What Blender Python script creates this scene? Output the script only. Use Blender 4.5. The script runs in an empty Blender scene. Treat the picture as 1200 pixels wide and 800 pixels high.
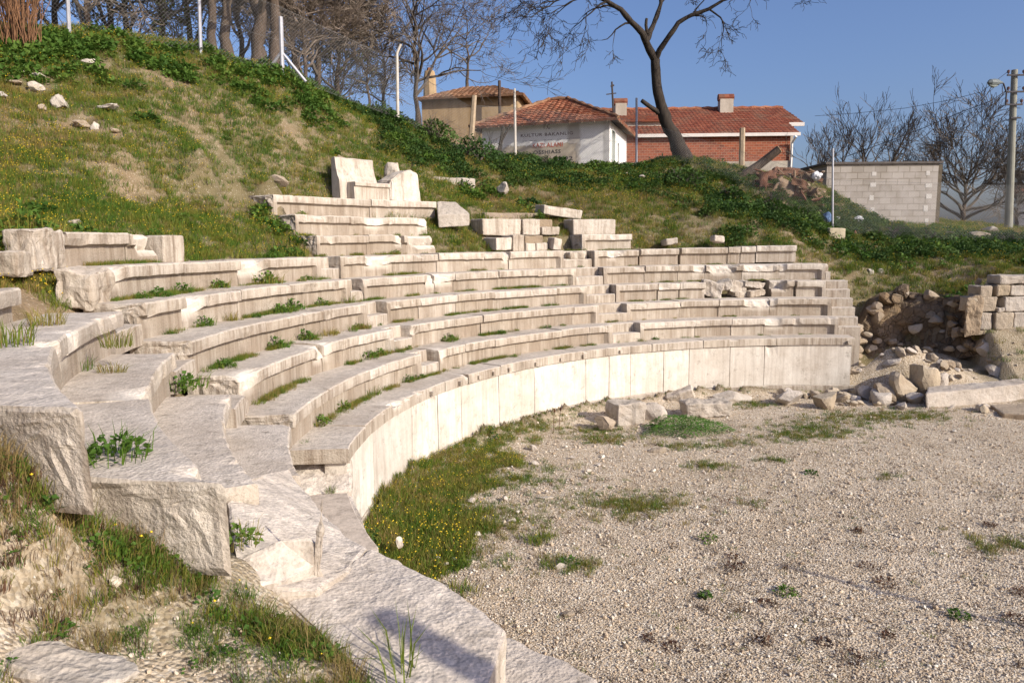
import bpy, bmesh, math, random
import numpy as np
from mathutils import Vector, Matrix, noise as mn, Euler
S = bpy.context.scene
COL = S.collection
rad = math.radians
rng = random.Random(7)
nrng = np.random.default_rng(7)

# ------------------------------------------------------------------ camera
F, PITCH, ROLL = 861.1, 0.1341, -0.0115
CAM = Vector((-6.435, -8.274, 3.505))
cam = bpy.data.cameras.new('camera'); camo = bpy.data.objects.new('camera', cam); COL.objects.link(camo)
fw = Vector((0, math.cos(PITCH), -math.sin(PITCH))); up0 = Vector((0, math.sin(PITCH), math.cos(PITCH))); ri0 = Vector((1, 0, 0))
c_, s_ = math.cos(ROLL), math.sin(ROLL)
ri = ri0 * c_ + up0 * s_; up = -ri0 * s_ + up0 * c_
camo.matrix_world = Matrix(((ri.x, up.x, -fw.x, CAM.x), (ri.y, up.y, -fw.y, CAM.y), (ri.z, up.z, -fw.z, CAM.z), (0, 0, 0, 1)))
cam.sensor_width = 36; cam.lens = F / 1200 * 36; cam.clip_end = 3000; cam.clip_start = 0.05
S.camera = camo

def ray(px, py):
    a, b = px - 600, py - 400
    x = (c_ * a + s_ * b) / F; u = -(-s_ * a + c_ * b) / F
    return Vector((x, math.cos(PITCH) + u * math.sin(PITCH), -math.sin(PITCH) + u * math.cos(PITCH)))
def gz(px, py, z):                       # point of the place at height z seen at a photo pixel
    r = ray(px, py); return CAM + r * ((z - CAM.z) / r.z)
def gd(px, py, D):                       # point at forward distance D
    r = ray(px, py); return CAM + r * (D / r.y)

# ------------------------------------------------------------------ render, sky, sun
S.view_settings.view_transform = 'Standard'; S.view_settings.look = 'None'; S.view_settings.gamma = 1
S.view_settings.exposure = 0.2
SUN_EL = rad(27); SUN_H = Vector((0.79, -0.61, 0)).normalized()
W = bpy.data.worlds.new('World'); S.world = W; W.use_nodes = True
nt = W.node_tree; bg = nt.nodes['Background']; sky = nt.nodes.new('ShaderNodeTexSky')
sky.sky_type = 'NISHITA'; sky.sun_disc = False; sky.sun_elevation = SUN_EL
sky.sun_rotation = math.atan2(SUN_H.x, SUN_H.y); sky.air_density = 1.0; sky.dust_density = 3.0; sky.ozone_density = 7.0
tint = nt.nodes.new('ShaderNodeMix'); tint.data_type = 'RGBA'; tint.blend_type = 'MULTIPLY'; tint.inputs[0].default_value = 1; tint.inputs[7].default_value = (1.33, 1.13, 1.14, 1); nt.links.new(sky.outputs[0], tint.inputs[6]); nt.links.new(tint.outputs[2], bg.inputs[0]); bg.inputs[1].default_value = 0.125
sl = bpy.data.lights.new('sun', 'SUN'); sl.energy = 4.8; sl.angle = rad(0.53); sl.color = (1.0, 0.925, 0.79)
so = bpy.data.objects.new('sun', sl); COL.objects.link(so)
sd = (SUN_H * math.cos(SUN_EL) + Vector((0, 0, math.sin(SUN_EL))))
so.rotation_euler = sd.to_track_quat('Z', 'Y').to_euler(); so.location = (20, -20, 30)

# ------------------------------------------------------------------ node helpers
class NM:
    def __init__(s, name):
        s.m = bpy.data.materials.new(name); s.m.use_nodes = True; s.t = s.m.node_tree; s.b = s.t.nodes['Principled BSDF']
        s.b.inputs['Roughness'].default_value = 0.9; s.b.inputs['Specular IOR Level'].default_value = 0.2
        s.pos = None
    def n(s, typ, **kw):
        x = s.t.nodes.new('ShaderNode' + typ)
        for k, v in kw.items():
            if hasattr(x, k) and k not in ('Scale',): setattr(x, k, v)
        return x
    def l(s, a, b): s.t.links.new(a, b)
    def P(s):
        if not s.pos: s.pos = s.n('NewGeometry')
        return s.pos.outputs['Position']
    def noise(s, scale, detail=4, rough=.6, vec=None, stretch=None, dist=0):
        v = vec or s.P()
        if stretch:
            mp = s.n('Mapping'); mp.inputs['Scale'].default_value = stretch; s.l(v, mp.inputs['Vector']); v = mp.outputs[0]
        x = s.n('TexNoise'); x.inputs['Scale'].default_value = scale; x.inputs['Detail'].default_value = detail
        x.inputs['Roughness'].default_value = rough; x.inputs['Distortion'].default_value = dist
        s.l(v, x.inputs['Vector']); return x.outputs['Fac']
    def voro(s, scale, out='Distance', feature='F1', vec=None):
        x = s.n('TexVoronoi'); x.feature = feature; x.inputs['Scale'].default_value = scale
        s.l(vec or s.P(), x.inputs['Vector']); return x.outputs[out]
    def ramp(s, fac, stops):
        x = s.n('ValToRGB'); e = x.color_ramp.elements
        while len(e) < len(stops): e.new(.5)
        for i, (p, c) in enumerate(stops):
            e[i].position = p; e[i].color = (c, c, c, 1) if not hasattr(c, '__len__') else (*c, 1)
        s.l(fac, x.inputs[0]); return x.outputs[0]
    def mix(s, fac, a, b, mode='MIX'):
        x = s.n('Mix'); x.data_type = 'RGBA'; x.blend_type = mode
        for i, v in ((0, fac), (6, a), (7, b)):
            if hasattr(v, 'is_output'): s.l(v, x.inputs[i])
            elif i == 0: x.inputs[0].default_value = v
            else: x.inputs[i].default_value = (*v, 1)
        return x.outputs[2]
    def math(s, op, a, b=0.0):
        x = s.n('Math'); x.operation = op
        for i, v in enumerate((a, b)):
            if hasattr(v, 'is_output'): s.l(v, x.inputs[i])
            else: x.inputs[i].default_value = v
        return x.outputs[0]
    def attr(s, name):
        x = s.n('Attribute'); x.attribute_name = name; return x.outputs['Fac']
    def rnd(s): return s.n('ObjectInfo').outputs['Random']
    def oloc(s): return s.n('ObjectInfo').outputs['Location']
    def nz(s):
        x = s.n('SeparateXYZ'); s.P(); s.l(s.pos.outputs['True Normal'], x.inputs[0]); return x.outputs['Z']
    def col(s, c):
        if hasattr(c, 'is_output'): s.l(c, s.b.inputs['Base Color'])
        else: s.b.inputs['Base Color'].default_value = (*c, 1)
    def bump(s, h, strength=.5, dist=.02):
        x = s.n('Bump'); x.inputs['Strength'].default_value = strength; x.inputs['Distance'].default_value = dist
        s.l(h, x.inputs['Height']); s.l(x.outputs[0], s.b.inputs['Normal'])

def plain(name, c, rough=.8, spread=.25, scale=6, metallic=0):
    m = NM(name); n = m.noise(scale, 5, .65)
    lo = tuple(v * (1 - spread) for v in c); hi = tuple(min(1, v * (1 + spread)) for v in c)
    m.col(m.ramp(n, [(.3, lo), (.7, hi)])); m.b.inputs['Roughness'].default_value = rough; m.b.inputs['Metallic'].default_value = metallic
    m.bump(m.noise(scale * 6, 4, .7), .35, .01); return m.m

def marble(name, light, dark, top, streak=.82, fresh=True, pit=1.0):
    m = NM(name)
    big = m.noise(1.3, 5, .6); base = m.ramp(big, [(.32, dark), (.62, light)])
    rd = m.rnd(); base = m.mix(m.math('MULTIPLY', m.ramp(rd, [(0, 0.0), (.35, .08), (.6, .55), (.8, .15), (1, .5)]), .7), base, m.ramp(rd, [(.5, (.36, .29, .215)), (.75, (.55, .50, .45)), (.95, (.34, .295, .25))]))
    # rain streaks on the upright faces
    st = m.noise(1.0, 5, .7, stretch=(4.5, 4.5, .35), dist=.4)
    stm = m.ramp(st, [(.37, 0.0), (.56, 1.0)])
    fine = m.noise(1.0, 4, .7, stretch=(17, 17, .9)); stm = m.math('MULTIPLY', stm, m.ramp(fine, [(.38, .15), (.62, 1.0)]))
    up_ = m.ramp(m.nz(), [(.45, 0.0), (.75, 1.0)])
    side = m.math('SUBTRACT', 1.0, up_)
    base = m.mix(m.math('MULTIPLY', m.math('MULTIPLY', stm, side), streak), base, (.165, .12, .082))
    gst = m.ramp(m.noise(1.0, 5, .7, stretch=(6, 6, .5), dist=.3), [(.30, .25), (.60, 1.0)]); base = m.mix(m.math('MULTIPLY', m.math('MULTIPLY', m.attr('grime'), gst), .62), base, (.22, .17, .122))  # streaky darker tone over the recessed riser faces below the cornice
    dirt = m.ramp(m.noise(3.2, 6, .7), [(.45, 0.0), (.68, 1.0)])
    base = m.mix(m.math('MULTIPLY', dirt, .35), base, (.30, .23, .165))
    # lichen and dust held by the tops
    tn = m.ramp(m.noise(14, 6, .75), [(.33, tuple(v * .66 for v in top)), (.5, top), (.68, tuple(min(1, v * 1.22) for v in top))])
    tn = m.mix(m.ramp(m.noise(1.1, 4, .6), [(.4, 0.0), (.7, .55)]), tn, (.36, .29, .22))
    base = m.mix(up_, base, tn)
    lich = m.ramp(m.noise(5.5, 7, .8), [(.56, 0.0), (.66, 1.0)]); base = m.mix(m.math('MULTIPLY', lich, .5), base, (.17, .14, .105))
    spk = m.ramp(m.noise(55, 3, .7), [(.56, 0.0), (.72, 1.0)]); base = m.mix(m.math('MULTIPLY', spk, .35), base, (.16, .125, .09))
    if fresh:
        base = m.mix(m.math('MULTIPLY', m.attr('fresh'), .5), base, (.74, .675, .58))
    m.col(base)
    h = m.math('ADD', m.math('MULTIPLY', m.noise(24, 5, .7), .6 * pit), m.math('ADD', m.math('MULTIPLY', m.voro(44), .35 * pit), m.math('MULTIPLY', m.noise(7, 3, .6), .4)))
    h = m.math('ADD', h, m.math('MULTIPLY', m.attr('rough'), m.math('MULTIPLY', m.noise(16, 5, .75), 2.5)))
    m.bump(h, .55, .022)
    return m.m

M = {}
M['marble'] = marble('weathered_marble', (.575, .51, .42), (.385, .33, .265), (.555, .49, .41))
M['marble_white'] = marble('pale_marble', (.68, .62, .53), (.52, .455, .375), (.565, .50, .425), streak=.6)
M['marble_near'] = marble('pitted_marble', (.60, .54, .45), (.44, .38, .31), (.585, .515, .435), streak=.5, pit=1.3)
M['marble_facing'] = marble('podium_marble', (.74, .695, .61), (.62, .56, .475), (.56, .475, .385), streak=.30, fresh=True, pit=.3)
M['grey_stone'] = marble('grey_stone', (.50, .45, .385), (.36, .315, .26), (.44, .39, .325), streak=.3, pit=1.6)
M['brown_stone'] = marble('brown_stone', (.36, .28, .19), (.22, .165, .11), (.36, .29, .21), streak=.3, pit=1.6)
M['yellow_stone'] = marble('ochre_ashlar', (.46, .38, .27), (.30, .24, .165), (.42, .35, .26), streak=.3, pit=1.6)
M['rubble_stone'] = marble('pale_rubble', (.56, .50, .43), (.38, .33, .27), (.52, .46, .39), streak=.1, pit=1.5)

# ------------------------------------------------------------------ object helpers
def tag(o, label=None, cat=None, group=None, kind=None):
    if label: o['label'] = label
    if cat: o['category'] = cat
    if group: o['group'] = group
    if kind: o['kind'] = kind
    elif label: o['kind'] = 'thing'
    return o
def empty(name, loc, label, cat, group=None):
    o = bpy.data.objects.new(name, None); COL.objects.link(o); o.location = loc; o.empty_display_size = .2
    return tag(o, label, cat, group)

class MB:
    def __init__(s): s.v = []; s.f = []; s.fresh = []; s.rough = []; s.grime = None
    def add(s, vs, fs, fresh=0, rough=0):
        b = len(s.v); s.v += [tuple(v) for v in vs]; s.f += [tuple(i + b for i in f) for f in fs]
        s.fresh += list(fresh) if hasattr(fresh, '__len__') else [fresh] * len(vs)
        s.rough += list(rough) if hasattr(rough, '__len__') else [rough] * len(vs)
    def box(s, o, u, v, w):               # corner and three edge vectors
        o, u, v, w = map(Vector, (o, u, v, w))
        P = [o, o + u, o + u + v, o + v, o + w, o + u + w, o + u + v + w, o + v + w]
        fs = [(0, 3, 2, 1), (4, 5, 6, 7), (0, 1, 5, 4), (1, 2, 6, 5), (2, 3, 7, 6), (3, 0, 4, 7)]
        if u.cross(v).dot(w) < 0: fs = [f[::-1] for f in fs]
        s.add(P, fs)
    def tube(s, pts, rs, n=6, cap=True):
        pts = [Vector(p) for p in pts]
        if not hasattr(rs, '__len__'): rs = [rs] * len(pts)
        vs = []; fs = []; side = None
        for i, p in enumerate(pts):
            d = (pts[min(i + 1, len(pts) - 1)] - pts[max(i - 1, 0)])
            if d.length < 1e-9: d = Vector((0, 0, 1))
            d.normalize()
            if side is None:
                side = d.orthogonal().normalized()
            else:
                side = side - d * side.dot(d)
                side = side.normalized() if side.length > 1e-6 else d.orthogonal().normalized()
            o = d.cross(side)
            for k in range(n):
                a = 2 * math.pi * k / n; vs.append(p + (side * math.cos(a) + o * math.sin(a)) * rs[i])
        for i in range(len(pts) - 1):
            for k in range(n):
                fs.append((i * n + k, i * n + (k + 1) % n, (i + 1) * n + (k + 1) % n, (i + 1) * n + k))
        if cap:
            fs.append(tuple(range(n))[::-1]); fs.append(tuple((len(pts) - 1) * n + k for k in range(n)))
        s.add(vs, fs)
    def build(s, name, mat, parent=None, smooth=False, origin=None):
        me = bpy.data.meshes.new(name); org = Vector(origin) if origin is not None else None
        if parent is not None and org is None: org = parent.matrix_world.translation if False else Vector(parent['_o']) if '_o' in parent else Vector(parent.location)
        vs = [(v[0] - org.x, v[1] - org.y, v[2] - org.z) for v in s.v] if org is not None else s.v
        me.from_pydata(vs, [], s.f); me.materials.append(mat)
        if any(s.fresh):
            a = me.attributes.new('fresh', 'FLOAT', 'POINT'); a.data.foreach_set('value', s.fresh)
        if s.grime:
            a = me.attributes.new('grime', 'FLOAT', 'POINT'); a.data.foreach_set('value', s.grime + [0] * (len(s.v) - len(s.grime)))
        if any(s.rough):
            a = me.attributes.new('rough', 'FLOAT', 'POINT'); a.data.foreach_set('value', s.rough)
        if smooth: me.polygons.foreach_set('use_smooth', [True] * len(me.polygons))
        me.update()
        o = bpy.data.objects.new(name, me); COL.objects.link(o)
        if parent is not None:
            o.parent = parent; o.location = org - wloc(parent)
        elif org is not None: o.location = org
        return o
def wloc(o):
    l = Vector(o.location)
    while o.parent: o = o.parent; l += o.location
    return l
def orig(vs):
    xs = [v[0] for v in vs]; ys = [v[1] for v in vs]; zs = [v[2] for v in vs]
    return Vector(((min(xs) + max(xs)) / 2, (min(ys) + max(ys)) / 2, min(zs)))

def ordn(i): return ['first', 'second', 'third', 'fourth', 'fifth', 'sixth', 'seventh', 'eighth', 'ninth'][i]

# ------------------------------------------------------------------ cavea geometry
R0, TD, RI, Z0 = 8.277, .548, .40, 1.28
def dR(t): return -0.019 * max(0.0, -92 - t)
def Rk(k, t): return R0 + TD * k + dR(t)
def zk(k): return Z0 + RI * k
def pol(r, t, z): a = rad(t); return Vector((r * math.sin(a), r * math.cos(a), z))
ROW = ['coping', 'lowest row', 'second row', 'third row', 'fourth row', 'fifth row', 'sixth row', 'seventh row', 'top row']
SEC = ['', 'nearest section', 'second section', 'third section', 'far section']

def sweep(prof_fn, t0, t1, ds, seed, jit=.006, rough0=.01, rough1=.01, chips=(), R=9, gap=.004, rings=3, freshends=0, skew=0):
    """a curved stone: a section loop carried along an arc, worn edges, broken ends"""
    g = math.degrees(gap / R); t0 += g; t1 -= g
    n = max(3, int(rad(t1 - t0) * R / ds)); mb = MB(); off = Vector((seed * 3.17, seed * 1.31, seed * 7.7))
    rows = []; vs = []; fr = []; ro = []
    for i in range(n + 1):
        t = t0 + (t1 - t0) * i / n; loop = prof_fn(t)      # list of (r, z, edge) edge: 1 top front edge, 0 else
        row = []
        for (r, z, e) in loop:
            p = pol(r, t + (skew * (r - loop[4][0]) * max(0, 1 - (t - t0) / 4) if skew else 0), z); q = p * 2.2 + off
            nv = mn.noise_vector(q * 2.6) * jit * .8 + mn.noise_vector(q * .7) * jit
            f = 0
            if e:
                w = max(0.0, mn.noise(q * 1.7 + Vector((0, 0, 9))) - .34) * .14 + max(0.0, mn.noise(q * 6) - .3) * .03
                r2 = r + w * e; z2 = z - w * .6 * e
                for (tc, hw, dep) in chips:
                    x = abs(t - tc + mn.noise(q * 3) * hw * .35) / hw
                    if x < 1:
                        ww = dep * (1 - x ** 3) * e * (1 + .4 * mn.noise(q * 4)); r2 += ww; z2 -= ww * .75; f = max(f, min(1, 3 * (1 - x)))
                p = pol(r2, t + (skew * (r - loop[4][0]) * max(0, 1 - (t - t0) / 4) if skew else 0), z2)
                if w > .03: f = max(f, min(.6, (w - .03) * 15))
            vs.append(p + nv); fr.append(f); ro.append(0); row.append(len(vs) - 1)
        rows.append(row)
    m = len(rows[0]); fs = []; rings = 7 if max(rough0, rough1) > .03 else rings
    for i in range(n):
        for k in range(m):
            fs.append((rows[i][k], rows[i][(k + 1) % m], rows[i + 1][(k + 1) % m], rows[i + 1][k]))
    for end, (row, rg, sg) in enumerate(((rows[0], rough0, -1), (rows[-1], rough1, 1))):
        t = t0 if end == 0 else t1
        tang = Vector((math.cos(rad(t)), -math.sin(rad(t)), 0)) * sg
        c = sum((vs[k] for k in row), Vector()) / m; prev = row
        for q in range(1, rings + 1):
            if q < rings:
                s = 1 - q / rings; cur = []
                for k in row:
                    p = c + (vs[k] - c) * s
                    p = p + tang * (mn.noise(p * 4 + off) * rg * .5 + mn.noise(p * 11 + off) * rg * .5 + mn.noise(p * 27 + off) * rg * .35 + rg * .15)
                    vs.append(p); fr.append(freshends); ro.append(1 if rg > .015 else 0); cur.append(len(vs) - 1)
                for k in range(m):
                    a = (prev[k], prev[(k + 1) % m], cur[(k + 1) % m], cur[k]); fs.append(a[::-1] if end == 0 else a)
                prev = cur
            else:
                vs.append(c + tang * rg * .4); fr.append(freshends); ro.append(1 if rg > .015 else 0); ci = len(vs) - 1
                for k in range(m):
                    a = (prev[k], prev[(k + 1) % m], ci); fs.append(a[::-1] if end == 0 else a)
    fs = [f[::-1] for f in fs]
    mb.add(vs, fs, fr, ro)
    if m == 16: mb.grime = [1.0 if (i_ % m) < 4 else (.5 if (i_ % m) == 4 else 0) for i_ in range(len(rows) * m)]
    return mb

def seat_prof(k, t, dz=0, dr=0, ret=0, deep=.14, drop=0):
    R = Rk(k, t) + dr; z = zk(k) + dz; zb = z - RI - .03 - drop; rc = .085 * (1 - ret); b = TD + deep
    return [(R + rc, zb, 0), (R + rc, zb + .13, 0), (R + rc, z - .175, .2), (R + rc * .9, z - .158, .6), (R + .003, z - .14, .9), (R, z - .075, 1), (R + .002, z - .018, 1), (R + .016, z, 1), (R + .07, z + .002, .7), (R + .16, z, .25),
            (R + .30, z - .003, 0), (R + .44, z, 0), (R + b, z, 0), (R + b, z - .2, 0), (R + b, zb, 0), (R + b * .5, zb, 0)]

ns = [0]
def seat(k, sec, t0, t1, idx, total, retl=False, retr=False, chips=(), rl=.012, rr=.012, dz=None, dr=None, look='weathered', mat=None, ds=None, drop=0, skew=0, deep=.14):
    ns[0] += 1; sd_ = ns[0]; rr_ = random.Random(sd_)
    dz = rr_.uniform(-.012, .008) if dz is None else dz; dr = rr_.uniform(-.012, .012) if dr is None else dr
    rw = math.degrees((.13 if sec > 1 else .4) / Rk(k, t0))
    def prof(t):
        r_ = 0
        if retl and t < t0 + rw: r_ = 1
        if retr and t > t1 - rw: r_ = 1
        return seat_prof(k, t, dz, dr, r_, drop=drop, deep=deep)
    ds = ds or (.05 if sec <= 2 else .08)
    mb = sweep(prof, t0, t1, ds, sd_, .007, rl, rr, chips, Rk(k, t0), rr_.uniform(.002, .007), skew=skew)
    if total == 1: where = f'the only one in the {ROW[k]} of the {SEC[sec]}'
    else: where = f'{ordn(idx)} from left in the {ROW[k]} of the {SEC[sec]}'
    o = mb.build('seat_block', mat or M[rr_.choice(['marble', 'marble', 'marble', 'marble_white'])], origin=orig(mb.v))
    return tag(o, f'{look} marble seat block, {where}', 'seat block', f'seat blocks of the {SEC[sec]}')

def row(k, sec, brk, retl=True, retr=True, spec=None, rl=.02, rr=.012, dz=None, **kw):
    spec = spec or {}; segs = []
    for a, b in zip(brk[:-1], brk[1:]): segs.append((a, b))
    for i, (a, b) in enumerate(segs):
        s = dict(spec.get(i, {}))
        seat(k, sec, a, b, i, len(segs), retl and i == 0, retr and i == len(segs) - 1,
             rl=s.pop('rl', rl if i == 0 else .01), rr=s.pop('rr', rr if i == len(segs) - 1 else .01), dz=s.pop('dz', dz), **s, **kw)

NEAR = M['marble_near']
B = 'broken'; CH = 'chipped'
# nearest section
row(5, 1, [-120.5, -100], False, False, {0: dict(rl=.05, rr=.03, deep=.6)}, dz=-.12, mat=NEAR)
row(4, 1, [-124.1, -106.6, -96], True, False, {0: dict(rl=.035, look='long cut-ended', skew=5.9), 1: dict(rr=.03, chips=[(-106, 1.2, .03)], look='cracked')}, dr=-.08, mat=NEAR, drop=.0)
row(3, 1, [-123.8, -110.5, -97], True, False, {0: dict(rl=.035, look='rough-ended', skew=5.4), 1: dict(chips=[(-109.5, 1.6, .06)], look=CH)}, dr=-.05, mat=NEAR)
row(2, 1, [-116.5, -105, -98], False, False, {0: dict(rl=.03)}, mat=NEAR)
row(1, 1, [-107.5, -95.5], False, False, {0: dict(rl=.03)}, mat=NEAR)
# second section
row(1, 2, [-92.9, -84, -74.8, -68.8, -64.2], False, True, {0: dict(rl=.045, look='rough-ended')})
row(2, 2, [-91.2, -85.3, -76.3, -70.5, -64.1], False, True, {0: dict(rl=.055, chips=[(-90.6, 2.2, .10)], look='broken-cornered'), 1: dict(chips=[(-76.6, 1.6, .09)], look=CH), 2: dict(chips=[(-76.2, .8, .06)])})
row(3, 2, [-91.8, -80.2, -71, -64], False, True, {0: dict(rl=.055, look='long rough-ended')})
row(4, 2, [-91, -85.6, -78.3, -71.4, -62.6], False, True, {0: dict(rl=.055, look='rough-ended'), 1: dict(chips=[(-85, 1.7, .13)], look=B)})
row(5, 2, [-88.8, -80.5, -73.7, -63.3], False, True, {0: dict(chips=[(-88.6, 1.2, .10)], look='broken-cornered'), 2: dict(chips=[(-72.8, 2.2, .16)], look=B)})
row(6, 2, [-88.4, -82.4, -79.1], False, False, {0: dict(rl=.09, look='rough-ended'), 1: dict(chips=[(-79.8, 2.1, .30)], look=B)})
# third section
row(1, 3, [-60.8, -55.6, -50, -43.6, -37.6, -32.6, -28.6], spec={0: dict(chips=[(-60, .9, .05)])})
row(2, 3, [-60.9, -53.3, -48.3, -42, -32.6, -28.5])
row(3, 3, [-60.7, -55.2, -49.2, -43.1, -33, -28.2])
row(4, 3, [-60.6, -49.4, -46.6, -39.8, -33.8, -27.9], spec={0: dict(chips=[(-49.6, 1.3, .14)], look=CH), 1: dict(chips=[(-49, .9, .10), (-47.8, 1, .05)], look=B)})
row(5, 3, [-60.6, -52.8, -46.5, -39.6, -35.8, -27.9], spec={0: dict(chips=[(-55, 2.2, .11)], look=CH), 3: dict(chips=[(-36.2, .7, .10)], look='cracked')})
row(6, 3, [-60.6, -53.7, -48.9, -44.2], retr=False, spec={0: dict(rl=.06), 1: dict(chips=[(-49, 1.3, .08)]), 2: dict(chips=[(-45.6, 2.6, .32)], rr=.08, look='sloping broken')})
row(7, 3, [-60.6, -53.6, -48.5, -43.3], retr=False, spec={0: dict(rl=.07), 1: dict(chips=[(-50.5, 1.5, .06)]), 2: dict(chips=[(-43, 1.6, .10)], rr=.07, look=B)})
row(8, 3, [-60.6, -48.8, -40.4], retr=False, spec={0: dict(rl=.09, look='rough-ended', mat=None), 1: dict(mat=M['marble_white'])})
# far section
row(1, 4, [-23.8, -14.3, -8.5, -3.3, 7.7], spec={3: dict(chips=[(-2, 1.5, .05)], look=CH)}, rl=.03)
row(2, 4, [-23.8, -15, -8.9, -1.2, 7.6], spec={2: dict(chips=[(-2.5, 3.2, .10)], look=B), 3: dict(chips=[(-1, .8, .06)])}, rl=.03)
row(3, 4, [-23.5, -16.9], rl=.03, retr=False)
seat(3, 4, -16.7, -13.5, 1, 9, mat=M['marble_white']); seat(3, 4, -13.4, -9.6, 2, 9, mat=M['marble_white'])
seat(3, 4, .2, 3.3, 6, 9, chips=[(.6, 1.6, .22)], look=B); seat(3, 4, 3.7, 7.6, 7, 9, retr=True, rl=.03)
row(4, 4, [-23.6, -17.2, -12.3, -8.3, -3, 2.2, 8.3], spec={2: dict(chips=[(-9, 1.6, .06)], look=CH), 3: dict(chips=[(-6, 2, .14)], look=B), 4: dict(chips=[(-1, 2.6, .07)], look=CH), 5: dict(chips=[(2.3, .7, .08)])}, rl=.03)
row(5, 4, [-23.3, -16.7], retr=False, spec={0: dict(chips=[(-20.6, .9, .05)], look=CH)}); 
for i, (a, b) in enumerate([(-16.5, -10.9), (-10.6, -4), (-4, -2.3), (-2.2, -.2), (-.1, 5.2)]):
    seat(5, 4, a, b, i + 1, 6, mat=M['marble_white'] if i > 2 else None, look='pale' if i > 2 else 'weathered', dz=.01 + .012 * i)
row(6, 4, [-23.6, -16.4], retr=False, rl=.05, mat=M['marble_white'])

def step(k, ais, t0, t1, half_only=False, back=None, low=None):
    ns[0] += 1; sd_ = ns[0]
    def prof(t):
        R = Rk(k, t) + .0; z = zk(k) - .01; zb = z - RI - .03 if low is None else low; zm = z - RI * .5; b = TD + .12; h = TD * .46
        if half_only: return [(R, zb, 0), (R, zm - .1, .2), (R + .004, zm - .01, .8), (R + .02, zm, .8), (R + .15, zm, 0), (R + .35, zm + .002, 0), (R + b, zm, 0), (R + b, zb, 0), (R + b * .5, zb, 0)]
        return [(R, zb, 0), (R, zm - .1, .2), (R + .003, zm - .012, .8), (R + .018, zm, .8), (R + .12, zm, .1), (R + h, zm + .002, 0), (R + h, z - .1, .2), (R + h + .004, z - .012, .8), (R + h + .02, z, .8), (R + h + .15, z, 0), (R + b, z, 0), (R + b, zb, 0), (R + b * .5, zb, 0)]
    mb = sweep(prof, t0, t1, .07, sd_, .007, .012, .012, (), Rk(k, t0), .004)
    nm = ['', 'nearest', 'second', 'third', 'far'][ais]
    tag(mb.build('stair_step', M['marble'], origin=orig(mb.v)), f'small marble stair step at the {ROW[k]} in the {nm} stairway', 'stair step', f'steps of the {nm} stairway')
for k in range(2, 5): step(k, 1, -96.2, -91.6, True)
for k, a in zip(range(1, 6), (-64.2, -64.1, -64, -62.6, -63.3)): step(k, 2, a, -60.8)
for k, a in zip(range(1, 6), (-28.6, -28.5, -28.2, -27.9, -27.9)): step(k, 3, a, -23.7)
for k, a in zip(range(1, 5), (7.7, 7.6, 7.6, 8.3)): step(k, 4, a, 10.9 if k < 4 else 9.0, low=.0)

# ------------------------------------------------------------------ podium wall: base course, facing slabs, coping blocks
pod = empty('podium_wall', pol(R0, -42, 0), 'long curved white marble podium wall under the lowest seats, around the gravel floor', 'wall')
def podpart(name, mat, t0, t1, r0, r1, za, zb, sd_, jit=.004, chips=(), ro=.008, gap=.003, par=pod, dd=0.0):
    def prof(t):
        R = R0 + dR(t) + dd
        return [(R + r0, za, 0), (R + r0, za + (zb - za) * .3, 0), (R + r0, za + (zb - za) * .7, .1), (R + r0 + .002, zb - .012, .8), (R + r0 + .012, zb, .8), (R + r0 + .1, zb, .2), (R + (r0 + r1) * .5, zb, 0), (R + r1, zb, 0), (R + r1, za, 0), (R + (r0 + r1) * .5, za, 0)]
    mb = sweep(prof, t0, t1, .06 if t1 < -40 else .1, sd_, jit, ro, ro, chips, R0, gap)
    return mb.build(name, mat, par)
podpart('base_course', M['marble'], -93, 9.5, .005, .3, -.3, .185, 401, jit=.006)
fb = [-92.6, -83.3, -72.9, -66.9, -61.6, -53.6, -46.3, -36.3, -31.9, -27.9, -21.9, -17.4, -10.4, -4.7, 8.8]
for i, (a, b) in enumerate(zip(fb[:-1], fb[1:])):
    podpart('facing_slab', M['marble_facing'], a, b, .03 + rng.uniform(-.004, .004), .27, .19, 1.108, 410 + i, jit=.003, gap=.007)
cb = [-93, -86, -76.8, -72.2, -65.3, -60.3, -53.4, -45.6, -38, -28, -24.2, -19.6, -15.1, -10.6, -3, 9.1]
bos = {3: [.5], 4: [.6], 5: [.3, .75], 6: [.2, .9], 7: [.55], 8: [.1, .8], 14: [.93]}
for i, (a, b) in enumerate(zip(cb[:-1], cb[1:])):
    ch = [(-77.0, 1.3, .10)] if i == 1 else ([(-76.4, .8, .10)] if i == 2 else ([(-60.3, .6, .05)] if i == 4 else ()))
    c = podpart('coping_block', M['marble'], a, b, rng.uniform(-.012, .006), .72, 1.113, 1.283 + rng.uniform(-.008, .006), 440 + i, jit=.006, chips=ch, ro=.012, gap=.004)
    for fr_ in bos.get(i, ()):
        t = a + (b - a) * fr_; mb = MB(); mb.box(pol(R0 - .05, t - .22, 1.15), pol(R0 - .05, t + .22, 1.15) - pol(R0 - .05, t - .22, 1.15), pol(.09, t, 0), Vector((0, 0, .062)))
        mb.build('lifting_boss', M['marble'], c)
# lower podium of the nearest section, hidden below the broken rows
lp = empty('podium_wall', pol(R0 - .4, -112, 0), 'low broken stretch of podium wall under the long slab in the foreground', 'wall')
podpart('base_course', M['marble'], -134, -93.4, .0, .3, -.3, .19, 480, par=lp)
for i, (a, b) in enumerate([(-134, -121), (-121, -108), (-108, -99.5)]):
    podpart('facing_slab', M['marble_facing'], a, b, .03, .5, .195, 1.1, 482 + i, par=lp)

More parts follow.
